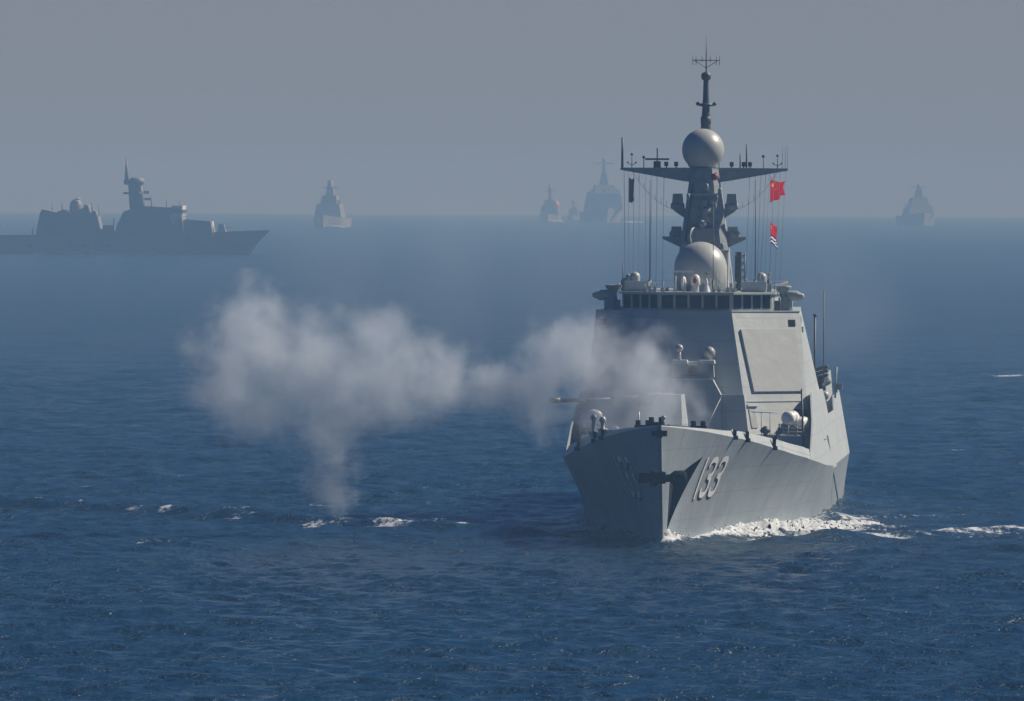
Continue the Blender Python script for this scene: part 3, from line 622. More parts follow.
# ------------------------------------------------------------------ distant ships
def far_hull(m, L, B, D0, Dm, under=3, rake=7, stern_b=0.8):
    rr = []
    for x in np.linspace(0, L, 40):
        q = min(1, x/(L*0.33)); bk = B/2*(q**0.75 if q > 0 else 0)+0.08; bw = B/2*0.95*q**1.25+0.05
        if x > L*0.75: k = 1-(1-stern_b)*(x/L-0.75)/0.25; bk *= k; bw *= k
        h = Dm+(D0-Dm)*max(0, 1-x/(L*0.5))**1.5; f = max(0, 1-x/(L*0.4))
        rr.append([(-bk, x-rake*f*0, h), (-bw*0.5-bk*0.5, x+rake*f*0.45, h*0.5), (-bw, x+rake*f, 0), (-bw*0.6, x+rake*f, -under), (bw*0.6, x+rake*f, -under), (bw, x+rake*f, 0), (bw*0.5+bk*0.5, x+rake*f*0.45, h*0.5), (bk, x-0, h)])
    m.loft(rr)
def prism(m, prof, hb, hl=0.12):
    """side profile (u,w) extruded across the beam, sides leaning inwards"""
    zb = min(p[1] for p in prof)
    a = [(-(hb-(p[1]-zb)*hl), p[0], p[1]) for p in prof]; b = [((hb-(p[1]-zb)*hl), p[0], p[1]) for p in prof]
    m.loft([a, b])
def px_world(px, D): return (px-512)/FOC*D
# frigate seen broadside, steaming to the right, 4.2 km off
FD = 4150.0; fx = px_world(270, FD)
fr = empty('naval_frigate', (fx, FD, drop(fx, FD)), R(-90-4))   # local +y (aft) points left
# local axes: +y aft ; rotate so that aft = -X world
fr.rotation_euler = (0, 0, R(90-5))
tag(fr, 'hazy grey frigate seen broadside at the far left, bow to the right', 'warship')
m = MB(); far_hull(m, 134, 16, 8.3, 6.2, rake=9); m.build('hull', M['far'], fr)
m = MB()
k = FOC/FD
def P(px, py): return ((270-px)/k, (257-py)/k)     # metres aft of the bow, above water
prism(m, [P(214, 240), P(211, 224), P(186, 222), P(181, 225), P(181, 240)], 5.5)
prism(m, [P(186, 240), P(183, 222), P(180, 211), P(140, 209), P(124, 215), P(118, 228), P(114, 240)], 7.4)
m.build('superstructure', M['far'], fr)
m = MB(); m.box(-6.3, 6.3, P(183, 0)[0], P(172, 0)[0], P(0, 218.5)[1], P(0, 209.5)[1]+0.3, tx=0.7); m.build('bridge', M['farwhite'], fr)  # white here paints sunlight into the colour of the bridge
m = MB(); m.box(-6.4, 6.4, P(183.6, 0)[0], P(171, 0)[0], P(0, 216)[1], P(0, 212.6)[1]); m.build('bridge_windows', M['dgear'], fr)
m = MB()
prism(m, [P(144, 212), P(139, 186), P(127, 186), P(129, 212)], 3.0, 0.1); m.lathe((0, P(135, 0)[0], P(0, 189)[1]), [(1.6, 0), (2.6, 0.6), (2.9, 1.5), (2.2, 2.6), (0, 3)], 12)
m.tube((0, P(125, 0)[0], P(0, 188)[1]), (0, P(124.5, 0)[0], P(0, 160)[1]), 0.9, 0.15); m.tube((0, P(122, 0)[0], P(0, 185)[1]), (0, P(139, 0)[0], P(0, 185)[1]), 0.5)
m.box(-5.5, 5.5, P(140, 0)[0], P(137.5, 0)[0], P(0, 197)[1], P(0, 195)[1]); m.box(-1, 1, P(148, 0)[0], P(142, 0)[0], P(0, 197)[1], P(0, 194)[1]); m.box(-1, 1, P(150, 0)[0], P(143, 0)[0], P(0, 203.5)[1], P(0, 201)[1]); m.box(-2, 2, P(127.5, 0)[0], P(122, 0)[0], P(0, 197.5)[1], P(0, 195.5)[1])
m.build('mast', M['far'], fr)
m = MB(); prism(m, [P(101, 240), P(97, 222), P(95, 215), P(92, 214), P(91, 220), P(88, 209), P(84, 208), P(83, 216), P(70, 216), P(64, 213), P(56, 216), P(42, 213), P(40, 216), P(37, 232), P(36, 240)], 6.8)
m.build('aft_superstructure', M['far'], fr)
m = MB(); m.lathe((0, P(74, 0)[0], P(0, 216)[1]), [(2.2, 0), (2.2, 2.2), (1.8, 3.6), (0.8, 4.5), (0, 4.7)], 14); m.tube((2.2, P(71, 0)[0], P(0, 210)[1]), (2.2, P(80, 0)[0], P(0, 214)[1]), 0.8); m.build('fire_control_radar', M['far'], fr)
m = MB(); m.tube((-1.5, P(78.5, 0)[0], P(0, 202.6)[1]), (-1.5, P(74.5, 0)[0], P(0, 202.6)[1]), 0.35); m.build('lamp', M['farwhite'], fr)
m = MB(); m.box(-3, 3, P(212, 0)[0], P(208, 0)[0], P(0, 235)[1], P(0, 224)[1], tx=0.6); m.build('breakwater', M['farwhite'], fr)
m = MB(); m.loft([[(-1.9, P(226, 0)[0], 6.8), (1.9, P(226, 0)[0], 6.8), (1.9, P(217, 0)[0], 6.8), (-1.9, P(217, 0)[0], 6.8)], [(-1.2, P(223, 0)[0], 10.2), (1.2, P(223, 0)[0], 10.2), (1.2, P(218, 0)[0], 10.2), (-1.2, P(218, 0)[0], 10.2)]]); m.tube((0, P(223, 0)[0], 8.8), (0, P(234, 0)[0], 9.4), 0.18); m.build('main_gun', M['far'], fr)
m = MB()
for a, b in ((104, 112), (84, 92), (70, 78), (28, 34)): m.box(-8.2, 8.2, P(b, 0)[0], P(a, 0)[0], 2.2, 3.2)
m.build('side_opening', M['dgear'], fr)
m = MB(); prism(m, [P(184, 216.6), P(169.5, 217), P(173, 229)], 7.7, 0.05); m.build('sunlit_bridge_front', M['farwhite'], fr)  # sloping front facing the sun, its brightness painted in white
for a, b in ((72, 81), (95, 108), (114, 134), (142, 154), (38, 43)):
    m = MB()
    for i in range(10): m.ball((-8.4-random.random()*1.5, P(a+(b-a)*random.random(), 0)[0], 0.1), random.uniform(0.5, 1.0), 8, 1, 2.6, 0.45)
    m.build('hull_foam', M['farwhite'], fr)
for (a, y0, y1, w_) in ((90, 214, 205, .25), (97, 220, 207, .2), (60, 214, 203, .2), (50, 214, 206, .2), (150, 210, 198, .25), (165, 210, 200, .2), (178, 209, 202, .2), (112, 240, 222, .3), (30, 242, 232, .3)):
    m = MB(); m.tube((0, P(a, 0)[0], P(0, y0)[1]), (0, P(a, 0)[0], P(0, y1)[1]), w_, w_*.5, 6); m.build('aerial', M['far'], fr)
m = MB(); m.box(-7.9, 7.9, P(112, 0)[0], P(102, 0)[0], 6.2, 9.6, tx=0.5, ty=.6); m.build('missile_launcher', M['far'], fr)

def far_ship(name, label, px, py_w, Dv, rz, L, B, prof, mastp, extra=None):
    x = px_world(px, Dv); root = empty(name, (x, Dv, drop(x, Dv)), rz); tag(root, label, 'warship', None)
    m = MB(); far_hull(m, L, B, B*0.42, B*0.30, rake=L*0.05); m.build('hull', M['farship'], root)
    m = MB()
    for q, hb in prof: prism(m, q, hb, 0.16)
    m.build('superstructure', M['farship'], root)
    m = MB()
    for (u0, z0, z1, r0, r1) in mastp: m.tube((0, u0, z0), (0, u0, z1), r0, r1, 8)
    u0, z0, z1, r0, r1 = mastp[0]
    zz = z0+(z1-z0)*0.55; m.box(-B*0.28, B*0.28, u0-0.4, u0+0.4, zz, zz+0.7); m.ball((0, u0, z0+(z1-z0)*0.72), 1.6)
    m.build('mast', M['farship'], root)
    rq = random.Random(int(px)); zt = max(p[1] for p in prof[0][0]); ua, ub = prof[0][0][1][0], prof[0][0][2][0]
    for i in range(7):
        m = MB(); u = rq.uniform(ua, ub); v = rq.uniform(-B*.38, B*.38); m.box(v-rq.uniform(.5, 1.6), v+rq.uniform(.5, 1.6), u-1, u+1, zt-.3, zt+rq.uniform(.8, 2.6)); m.build('deck_fitting', M['farship'], root)
    for i in range(6):
        m = MB(); u = rq.uniform(ua, ub); v = rq.uniform(-B*.42, B*.42); m.tube((v, u, zt-.3), (v, u, zt+rq.uniform(3, 7)), .22, .1, 6); m.build('aerial', M['farship'], root)
    if extra: extra(root)
    return root
def foam_line(root, w0, w1, u0, u1):
    m = MB(); 
    for i in range(14):
        a = random.random(); v = w0+(w1-w0)*a; u = u0+(u1-u0)*random.random(); m.ball((v, u, 0.2), random.uniform(1.0, 2.2), 8, 2.2, 1, 0.5)
    m.build('bow_foam', M['farwhite'], root)
def ex323(r):
    m = MB(); m.box(2.5, 6.5, 34, 40, 8, 14, tx=1); m.build('sunlit_bridge_side', M['farwhite'], r)  # white block painting in the sunlit patch on the right side
    foam_line(r, 1, 9, 0, 8)
far_ship('patrol_corvette', 'pale hazy corvette bow-on between the broadside frigate and the smoke cloud', 322, 229, 7280, R(-5), 100, 18,
    [([(28, 6), (30, 14), (55, 14), (57, 6)], 8.0), ([(34, 14), (36, 19), (50, 19), (52, 14)], 5.0), ([(40, 19), (41, 24), (47, 24), (48, 19)], 2.6)], [(44, 18, 28, 2.2, 1.6)], ex323)
def ex548(r):
    m = MB(); m.lathe((4.6, 30, 9.5), [(1.5, 0), (2.6, 0.8), (3.0, 3), (2.2, 5.5), (0.8, 6.6), (0, 6.8)], 10); m.build('lifeboat_cover', M['orange'], r)
    m = MB(); m.box(4.5, 7.5, 24, 26, 5.5, 9.0); m.build('deck_screen', M['farwhite'], r)
    foam_line(r, 2, 10, 0, 10)
far_ship('salvage_tug', 'small hazy vessel on the horizon with an orange and white patch', 547, 222, 9300, R(-3), 80, 15,
    [([(20, 5), (22, 11), (50, 11), (52, 5)], 7.0), ([(26, 11), (28, 17), (44, 17), (46, 11)], 4.6)], [(34, 15, 29, 1.7, 0.7)], ex548)
def ex572(r):
    m = MB(); m.box(1, 3.5, 8, 10, 7, 9.5); m.build('deckhouse_front', M['farwhite'], r)
far_ship('tender_boat', 'faintest small vessel between the orange-patched ship and the tall hazy warship', 572, 222, 10400, R(-2), 45, 10,
    [([(8, 4), (9, 9), (26, 9), (27, 4)], 4.5)], [(15, 8, 18, 0.7, 0.4)], ex572)
def ex603(r): foam_line(r, 12, 24, 0, 16)
far_ship('amphibious_ship', 'tall bulky hazy warship on the horizon just left of the destroyer mast', 607, 223, 9100, R(3), 180, 27,
    [([(25, 9), (29, 22), (80, 23), (84, 9)], 13.2), ([(34, 22), (38, 28), (60, 28), (64, 22)], 8.0), ([(44, 28), (46, 37), (54, 36), (56, 28)], 3.2)], [(50, 35, 51, 1.6, 0.35)], ex603)
far_ship('hazy_destroyer', 'faint warship on the horizon at the right, its pyramid shape fading into haze', 924, 226, 8700, R(3), 140, 22,
    [([(25, 6), (30, 13), (80, 12), (84, 6)], 9.3), ([(38, 13), (42, 20), (66, 19), (68, 13)], 6.4), ([(46, 19), (48, 26), (56, 25), (58, 19)], 2.8)], [(51, 23, 30, 1.9, 0.8)])
# a wider stern quarter is visible on both sides of that hull, so widen the base with boat decks
bpy.context.view_layer.update()

# ------------------------------------------------------------------ the sea: one curved sheet
def axis_pts(segs):
    out = [segs[0][0]]
    for a, b, s0, s1 in segs:
        p = a; s = s0
        while p < b-1e-6:
            t = (p-a)/(b-a); st = s0*(s1/s0)**t; p = min(b, p+st); out.append(p)
    return np.array(sorted(set(np.round(out, 4))))
xs_r = axis_pts([(0, 62, 0.27, 0.27), (62, 220, 0.3, 4), (220, 7000, 4, 900)])
X1 = np.concatenate([-xs_r[::-1][:-1], xs_r])
Y1 = axis_pts([(-600, 540, 90, 2), (540, 560, 1.0, 0.5), (560, 960, 0.45, 0.6), (960, 1700, 0.6, 3.5), (1700, 6000, 3.5, 45), (6000, 21000, 45, 500)])
GX, GY = np.meshgrid(X1, Y1)
dxs = np.gradient(X1); dys = np.gradient(Y1)
DX, DY = np.meshgrid(np.abs(dxs), np.abs(dys))
Z = np.zeros_like(GX)
nw = 120
for i in range(nw):
    lam = 1.1*(13/1.1)**(rng.random()**1.5); kx = 2*math.pi/lam
    th = rng.normal(R(35), R(38)); k1, k2 = kx*math.sin(th), kx*math.cos(th)
    amp = 0.0042*lam**1.0*(1.0 if lam < 3.5 else 0.55)
    lx = 2*math.pi/max(abs(k1), 1e-3); ly = 2*math.pi/max(abs(k2), 1e-3)
    ax_ = np.clip((lx/np.abs(dxs)-2.5)/2.5, 0, 1); ay_ = np.clip((ly/np.abs(dys)-2.5)/2.5, 0, 1)
    ph = rng.random()*6.283
    ex = np.exp(1j*(k1*X1+ph))*ax_; ey = np.exp(1j*k2*Y1)*ay_
    Z += amp*np.real(np.outer(ey, ex))
Z = Z+0.9*np.maximum(Z, 0)**2          # sharpen the crests
# wave trains thrown out by the ship (a ridge either side of the bow)
FO = np.zeros_like(GX)
def ridge(pts, h, wd):
    global Z
    for (x0, y0), (x1, y1) in zip(pts, pts[1:]):
        d = np.array([x1-x0, y1-y0]); L2 = d@d
        t = np.clip(((GX-x0)*d[0]+(GY-y0)*d[1])/L2, 0, 1)
        dist = (GX-(x0+t*d[0]))**2+(GY-(y0+t*d[1]))**2
        Z = np.maximum(Z, Z*0+np.maximum(Z, h*np.exp(-dist/(wd*wd))+Z*0.6)*(dist < 9*wd*wd)+Z*(dist >= 9*wd*wd)) if False else Z+0.0
    best = None
    for (x0, y0), (x1, y1) in zip(pts, pts[1:]):
        d = np.array([x1-x0, y1-y0]); L2 = d@d
        t = np.clip(((GX-x0)*d[0]+(GY-y0)*d[1])/L2, 0, 1)
        dist = (GX-(x0+t*d[0]))**2+(GY-(y0+t*d[1]))**2
        best = dist if best is None else np.minimum(best, dist)
    Z += h*np.exp(-best/(wd*wd))
    return best
ridge([(1, 822), (-8, 842), (-14, 848), (-24, 873), (-34, 887), (-60, 935)], 0.62, 1.6)
ridge([(-2, 838), (-16, 872), (-40, 925)], 0.22, 2.5)
ridge([(18, 812), (24, 822), (34, 838), (60, 885)], 0.45, 1.8)
# foam patches: x, y, rx, ry, strength
caps = [(-8.3, 841, 1.7, 3.0, .92), (-6.4, 841, 2.3, 2.2, .78), (-3.4, 840, 1.2, 1.6, .7), (-13.7, 845, 1.0, 2.4, .9), (-24.5, 873, 0.9, 1.6, .6), (-28.3, 880, .6, 1.5, .85), (-31.0, 885, .5, 1.5, .6), (-34.2, 888, .7, 1.5, .85), (-16.6, 866, .9, 1.6, .5),
        (-3.3, 845, 0.8, 1.5, .8), (-6, 863, 2.8, 2.0, .62), (-3.5, 868, 1.6, 1.5, .5), (-22, 880, 1.0, 2, .6), (24.5, 822, 3.4, 2.2, .8), (28.8, 831, 3.6, 2.6, .84), (34, 838, 3.8, 2.6, .84), (31.5, 834, 2.5, 2, .75), (23.0, 846, 2.0, 4, .75), (21.8, 838, 2.0, 4, .85), (24.5, 872, 2.0, 4, .6), (29, 880, 2.5, 3, .45),
        (26.0, 850, 1.7, 2.2, .45), (62.5, 1530, 3.0, 5, 1.0), (-45, 905, 1.0, 2, .5), (-19.5, 858, 1.0, 2, .55), (-27, 876, .8, 1.6, .5), (1.5, 846, 1, 2, .45), (-14, 900, 1.5, 3, .4), (-4.5, 838, 1.6, 1.5, .62), (-1.5, 832, 1.2, 1.4, .5), (3.5, 818, 1.4, 1.5, .5), (6.5, 808, 1.5, 1.4, .55), (37, 806, .8, 1.5, .45), (-38, 898, 1, 2, .5), (33, 900, .8, 2, .5), (-24, 806, 1.3, 1.5, .42), (-33, 950, .8, 2, .55), (40, 1100, 1.2, 3, .6)]
for (x, y, rx, ry, st) in caps:
    st = min(1.0, st+0.25) if st < 0.9 else st
    if st < 1 and y < 1000: rx *= 1.25; ry *= 1.8; y -= 1.2
    FO = np.maximum(FO, st*np.exp(-((GX-x)/rx)**2-((GY-y)/ry)**2)); FO = np.maximum(FO, 0.62*st*np.exp(-((GX-x-rx*1.2)/(rx*2.2))**2-((GY-y-0.8*rx)/(ry*0.7))**2))
# bow wave and side wash round the hull
ct, st_ = math.cos(TH), math.sin(TH)
sub = (np.abs(GX-SX) < 45) & (GY > 770) & (GY < 1100)
U = (GX-SX)*st_+(GY-SY)*ct; V = (GX-SX)*ct-(GY-SY)*st_
BWL = np.interp(np.clip(U, 0, 162), *BW)
dv = np.abs(V)-BWL
inb = sub & (U > -3) & (U < 165)
port = V > 0
hgt = np.interp(U, [-3, 0, 4, 12, 22, 32, 45, 60, 100, 160], [0, .8, .55, .35, .6, .7, .5, .35, .25, .3])
side = np.where(port, 1.0, 0.6)
Z += np.where(inb, side*hgt*np.exp(-(np.maximum(dv, 0)/1.5)**2), 0)
fw = np.interp(U, [-3, 0, 6, 14, 24, 34, 50, 75, 120, 165], [0, 1.3, 1.0, 1.0, 2.2, 2.8, 3.0, 2.0, 1.0, 1.0])
fst = np.interp(U, [-2, 0, 10, 22, 40, 60, 90, 160], [0.6, 1.3, 1.0, 1.25, 1.15, 0.8, 0.4, 0.2])
f = np.where(inb, np.where(port, 1.0, 0.55)*fst*np.clip(1.25-np.maximum(dv, 0)/fw, 0, 1), 0)
arm = np.interp(U, [12, 30, 48, 60], [4.4, 9.2, 13.5, 17]); f2 = np.where(sub & (U > 14) & (U < 62), 0.95*np.exp(-((np.abs(V)-arm)/(1.0+U/40))**2)*np.where(port, 1, .35)*np.interp(U, [14, 30, 62], [1, 1, .35]), 0)
FO = np.maximum(FO, np.maximum(f, f2))
wk_ = (U > 160) & sub & (np.abs(V) < 9+0.1*(U-160)); FO = np.maximum(FO, np.where(wk_, 0.2, 0))
Z += drop(GX, GY)
ny, nx = GX.shape
co_ = np.stack([GX, GY, Z], -1).reshape(-1, 3).astype(np.float32)
idx = np.arange(ny*nx).reshape(ny, nx)
q = np.stack([idx[:-1, :-1], idx[:-1, 1:], idx[1:, 1:], idx[1:, :-1]], -1).reshape(-1, 4).astype(np.int32)
me = bpy.data.meshes.new('sea'); me.vertices.add(len(co_)); me.vertices.foreach_set('co', co_.ravel())
me.loops.add(q.size); me.loops.foreach_set('vertex_index', q.ravel()); me.polygons.add(len(q))
me.polygons.foreach_set('loop_start', np.arange(0, q.size, 4, dtype=np.int32)); me.polygons.foreach_set('loop_total', np.full(len(q), 4, np.int32))
me.polygons.foreach_set('use_smooth', np.ones(len(q), bool)); me.update(calc_edges=True)
at = me.attributes.new('foam', 'FLOAT', 'POINT'); at.data.foreach_set('value', FO.ravel().astype(np.float32))
print('sea verts', len(co_))
sm, snt, sp = newmat('sea_water'); N = snt.nodes; L = snt.links
sp.inputs['Base Color'].default_value = (0.003, 0.030, 0.058, 1); sp.inputs['Roughness'].default_value = 0.18; sp.inputs['IOR'].default_value = 1.33
tc = N.new('ShaderNodeTexCoord')
def noise(scale, detail, sc3=(1, 1, 1), rot=0, rough=0.55):
    mp = N.new('ShaderNodeMapping'); mp.inputs['Scale'].default_value = sc3; mp.inputs['Rotation'].default_value = (0, 0, rot); L.new(tc.outputs['Object'], mp.inputs[0])
    n_ = N.new('ShaderNodeTexNoise'); n_.inputs['Scale'].default_value = scale; n_.inputs['Detail'].default_value = detail; n_.inputs['Roughness'].default_value = rough; L.new(mp.outputs[0], n_.inputs['Vector']); return n_
prev = None
for sc_, det, dist_, rt in ((0.03, 4, 5.5, 12), (0.13, 3, 1.5, 20), (0.55, 3, 0.8, 40), (1.9, 4, 0.50, 25), (5.5, 2, 0.14, 50)):
    nb = noise(sc_, det, (1, 0.62, 1), R(rt), 0.6)
    bb = N.new('ShaderNodeBump'); bb.inputs['Strength'].default_value = 1.0; bb.inputs['Distance'].default_value = dist_; L.new(nb.outputs['Fac'], bb.inputs['Height'])
    if prev: L.new(prev.outputs[0], bb.inputs['Normal'])
    prev = bb
L.new(prev.outputs[0], sp.inputs['Normal'])
fa = N.new('ShaderNodeAttribute'); fa.attribute_name = 'foam'
fn = noise(2.6, 9, (1, 0.35, 1), 0, 0.72)
m1 = N.new('ShaderNodeMath'); m1.operation = 'MULTIPLY_ADD'; L.new(fn.outputs['Fac'], m1.inputs[0]); m1.inputs[1].default_value = 2.5; L.new(fa.outputs['Fac'], m1.inputs[2])
mr = N.new('ShaderNodeMapRange'); mr.inputs[1].default_value = 1.85; mr.inputs[2].default_value = 2.3; L.new(m1.outputs[0], mr.inputs[0])
gate = N.new('ShaderNodeMapRange'); gate.inputs[1].default_value = 0.12; gate.inputs[2].default_value = 0.3; L.new(fa.outputs['Fac'], gate.inputs[0])
gm_ = N.new('ShaderNodeMath'); gm_.operation = 'MULTIPLY'; L.new(mr.outputs[0], gm_.inputs[0]); L.new(gate.outputs[0], gm_.inputs[1])
fd = N.new('ShaderNodeBsdfDiffuse'); fd.inputs[0].default_value = (0.62, 0.65, 0.67, 1)
ms = N.new('ShaderNodeMixShader'); L.new(gm_.outputs[0], ms.inputs[0]); L.new(sp.outputs[0], ms.inputs[1]); L.new(fd.outputs[0], ms.inputs[2])
L.new(ms.outputs[0], snt.nodes['Material Output'].inputs[0])
me.materials.append(sm)
sea = bpy.data.objects.new('sea', me); sc.collection.objects.link(sea); tag(sea, 'dark blue choppy open sea with small whitecaps', 'sea', None, 'structure')

# thick churned foam against the port and starboard bow
fm = paint('foam', (0.52, 0.55, 0.57), 0.9, 0.1, 0, 3)
m = MB()
from mathutils import noise as mn
for s in (1, -1):
    U_ = np.arange(-1.2, 60 if s > 0 else 24, 0.16); VV = np.arange(-0.35, 5.6 if s > 0 else 2.0, 0.11)
    vs = []; fs = []
    for i, u in enumerate(U_):
        b = interp(max(u, 0), *BW) if u > 0 else 0.0
        wdt = interp(u, [-1.2, 0, 3, 8, 16, 24, 34, 45, 60], [0.5, 1.1, 1.1, .75, .8, 1.9, 2.2, 2.0, 1.4]); hh = interp(u, [-1.2, 0, 1.5, 4, 10, 16, 24, 32, 45, 60], [0.2, .8, 1.1, .5, .3, .4, .75, .8, .5, .25])*(1 if s > 0 else 0.22)
        for j, v in enumerate(VV):
            nzs = mn.noise((u*0.9, v*0.9, 3.3*s))*0.5+mn.noise((u*2.7, v*2.7, 9))*0.35+mn.noise((u*6, v*6, 1))*0.25
            cc = interp(u, [16, 28, 40, 60], [0, 0.5, 2.2, 4.5]) if s > 0 else 0
            e = math.exp(-(max(v-cc, 0)/wdt)**2)*(1 if v > cc else math.exp(-((cc-v)/(1.6+cc*0.6))**2)); z = hh*e*(1.0+1.1*nzs)-0.16-(0.5 if e < 0.12 else 0)+0.12*nzs
            vs.append((s*(b+v+0.25*nzs*e), u+0.2*nzs, z))
    nn = len(VV)
    for i in range(len(U_)-1):
        for j in range(nn-1):
            u, v = U_[i], VV[j]; q = mn.noise((u*1.3, v*2.2, 5*s))+0.7*mn.noise((u*4.1, v*5, 2))+0.5*mn.noise((u*9, v*9, 7))
            cc = interp(u, [16, 28, 40, 60], [0, 0.5, 2.2, 4.5]) if s > 0 else 0
            e = math.exp(-((v-cc)/(1.3+0.2*cc))**2) if v > cc else math.exp(-((cc-v)/(1.3+cc*0.4))**2)
            if q+e*0.62-0.02-(0.3*max(0, (u-40)/20))-(0.35 if s < 0 else 0) < 0: continue
            fs.append((i*nn+j, i*nn+j+1, (i+1)*nn+j+1, (i+1)*nn+j))
    m.add(vs, fs, True)
# thrown droplets
for i in range(80):
    u = random.choice((random.gauss(1.5, 1.2), random.uniform(16, 50))); s = 1
    b = interp(max(u, 0), *BW); r = random.uniform(0.02, 0.07)
    c_ = (b+abs(random.gauss(0, 0.8))+0.1, u, 0.35+abs(random.gauss(0, 0.42)))
    m.ball(c_, r, 6)
fo = m.build('bow_wave_foam', fm, None, fix=False); fo.location = ship.location; fo.rotation_euler = ship.rotation_euler
tag(fo, 'white churned bow wave breaking along the destroyer waterline', 'sea foam', None, 'stuff')

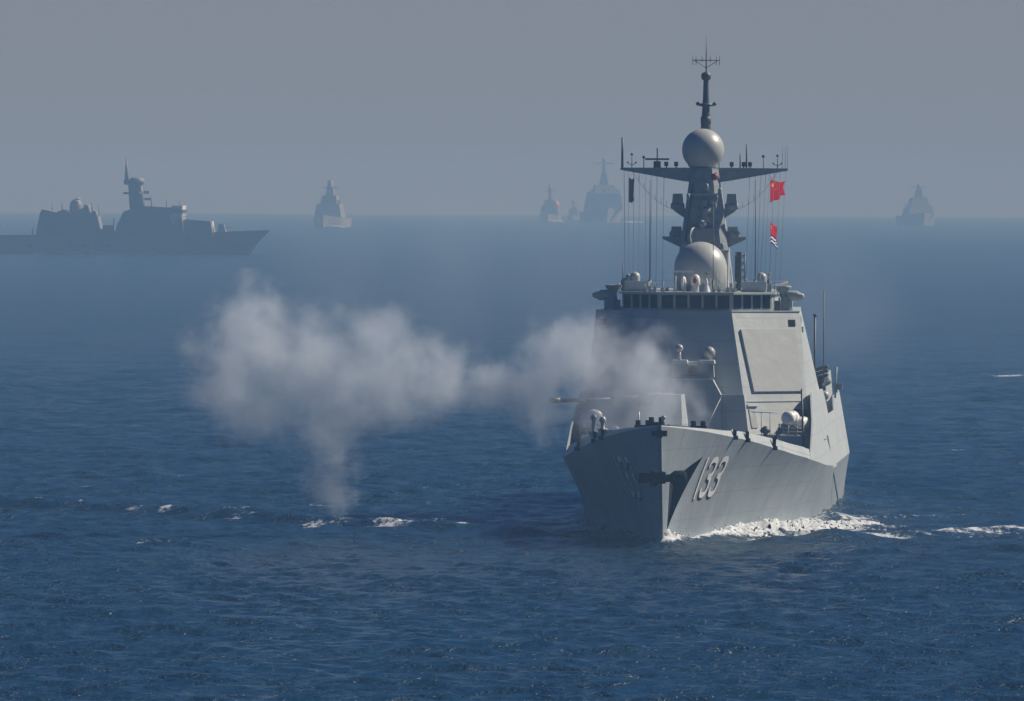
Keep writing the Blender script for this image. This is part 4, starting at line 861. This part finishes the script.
# ------------------------------------------------------------------ gun smoke: real volumes beside the starboard bow
def smoke(name, label, puffs, D, dens, depth, nscale, gain, col, seed=0, edge_=0.9, step=0.35, warp=5.0):
    """puffs: (px, py, r px) measured on the photograph, turned into metres at distance D"""
    s = FOC/D; pp = []
    for (px, py, r, *dd) in puffs:
        off = dd[0] if dd else 0
        pp.append(((px-512)/s, off, CAM_H-(py-181.5-(px-512)*0.0052)/s, r/s))
    lo = [min(p[i]-p[3]*1.15*(depth if i == 1 else 1) for p in pp) for i in range(3)]; hi = [max(p[i]+p[3]*1.15*(depth if i == 1 else 1) for p in pp) for i in range(3)]
    lo[2] = max(lo[2], 0.7)
    m = MB(); m.box(lo[0], hi[0], lo[1], hi[1], lo[2], hi[2])
    mt = bpy.data.materials.new(name+'_volume'); mt.use_nodes = True; nt = mt.node_tree; N = nt.nodes; L = nt.links; N.clear()
    out = N.new('ShaderNodeOutputMaterial'); pv = N.new('ShaderNodeVolumePrincipled'); L.new(pv.outputs[0], out.inputs['Volume'])
    pv.inputs['Color'].default_value = (*col, 1); pv.inputs['Anisotropy'].default_value = 0.0
    tc = N.new('ShaderNodeTexCoord')
    nz = N.new('ShaderNodeTexNoise'); nz.inputs['Scale'].default_value = nscale; nz.inputs['Detail'].default_value = 6; nz.inputs['Roughness'].default_value = 0.66
    of = N.new('ShaderNodeVectorMath'); of.operation = 'ADD'; of.inputs[1].default_value = (seed*7.3, seed*3.1, seed); L.new(tc.outputs['Object'], of.inputs[0]); L.new(of.outputs[0], nz.inputs['Vector'])
    wn = N.new('ShaderNodeTexNoise'); wn.inputs['Scale'].default_value = 0.30; wn.inputs['Detail'].default_value = 5; wn.inputs['Roughness'].default_value = 0.6; L.new(of.outputs[0], wn.inputs['Vector'])
    ws = N.new('ShaderNodeVectorMath'); ws.operation = 'MULTIPLY_ADD'; ws.inputs[1].default_value = (warp,)*3; L.new(wn.outputs['Color'], ws.inputs[0])
    wa = N.new('ShaderNodeVectorMath'); wa.operation = 'ADD'; wa.inputs[1].default_value = (-warp/2,)*3; L.new(tc.outputs['Object'], wa.inputs[0]); L.new(wa.outputs[0], ws.inputs[2])
    cur = None
    for (x, y, z, r) in pp:
        sb = N.new('ShaderNodeVectorMath'); sb.operation = 'SUBTRACT'; sb.inputs[1].default_value = (x, y, z); L.new(ws.outputs[0], sb.inputs[0])
        mu = N.new('ShaderNodeVectorMath'); mu.operation = 'MULTIPLY'; mu.inputs[1].default_value = (1/r, 1/(r*depth), 1/r); L.new(sb.outputs[0], mu.inputs[0])
        dt = N.new('ShaderNodeVectorMath'); dt.operation = 'DOT_PRODUCT'; L.new(mu.outputs[0], dt.inputs[0]); L.new(mu.outputs[0], dt.inputs[1])
        if cur is None: cur = dt.outputs['Value']
        else:
            mn_ = N.new('ShaderNodeMath'); mn_.operation = 'SMOOTH_MIN'; mn_.inputs[2].default_value = 0.3; L.new(cur, mn_.inputs[0]); L.new(dt.outputs['Value'], mn_.inputs[1]); cur = mn_.outputs[0]
    # density = clamp((1-d2)*edge + (noise-0.5)*gain)
    a = N.new('ShaderNodeMath'); a.operation = 'MULTIPLY_ADD'; a.inputs[1].default_value = -edge_; a.inputs[2].default_value = edge_-0.5*gain; L.new(cur, a.inputs[0])
    b = N.new('ShaderNodeMath'); b.operation = 'MULTIPLY_ADD'; b.inputs[1].default_value = gain; L.new(nz.outputs['Fac'], b.inputs[0]); L.new(a.outputs[0], b.inputs[2])
    c = N.new('ShaderNodeMapRange'); c.inputs[1].default_value = 0.0; c.inputs[2].default_value = 1.5; c.inputs[3].default_value = 0; c.inputs[4].default_value = dens; c.interpolation_type = 'SMOOTHSTEP'; L.new(b.outputs[0], c.inputs[0])
    L.new(c.outputs[0], pv.inputs['Density'])
    try: mt.cycles.volume_step_rate = step
    except Exception as e: print(e)
    o = m.build(name, mt, None); o.location = (0, D, 0); tag(o, label, 'smoke', None, 'stuff'); return o
SM = (0.83, 0.895, 0.965)
smoke('smoke_cloud', 'drifting pale gun smoke cloud over the water left of the destroyer', [(255, 350, 72), (236, 380, 58), (264, 312, 34), (262, 405, 48), (310, 362, 62), (345, 390, 66), (330, 430, 46), (330, 462, 36), (333, 488, 27), (395, 378, 60), (440, 376, 50), (480, 388, 40), (380, 340, 46)], 822, 0.31, 1.2, 0.36, 3.0, SM, 1, step=0.4)
smoke('muzzle_smoke', 'dense pale gun smoke hanging round the destroyer main gun and foredeck', [(508, 388, 38), (545, 376, 56), (588, 362, 62), (630, 372, 56), (664, 386, 48), (605, 400, 56), (550, 412, 36), (655, 402, 50), (674, 400, 38)], 822, 0.52, 0.75, 0.36, 2.8, SM, 2, step=0.4)
smoke('smoke_veil', 'very thin smoke veil spreading across the water behind the destroyer', [(440, 290, 130), (350, 280, 100), (560, 300, 120), (700, 330, 110), (830, 310, 95), (800, 420, 85)], 905, 0.020, 1.0, 0.10, 1.6, (0.72, 0.82, 0.93), 3, step=1.0)

# ------------------------------------------------------------------ haze: one closed box of even air
m = MB(); m.box(-7500, 7500, -900, 21800, -46, 48)
hm = bpy.data.materials.new('haze'); hm.use_nodes = True; hn = hm.node_tree; hn.nodes.clear()
o_ = hn.nodes.new('ShaderNodeOutputMaterial'); pv = hn.nodes.new('ShaderNodeVolumePrincipled'); hn.links.new(pv.outputs[0], o_.inputs['Volume'])
pv.inputs['Color'].default_value = (*HAZE_COL, 1); pv.inputs['Density'].default_value = HAZE_DENS; pv.inputs['Absorption Color'].default_value = (*HAZE_ABS, 1); pv.inputs['Anisotropy'].default_value = 0.0
hz = m.build('haze', hm, None); tag(hz, 'pale blue sea haze fading the distant ships', 'haze', None, 'stuff')
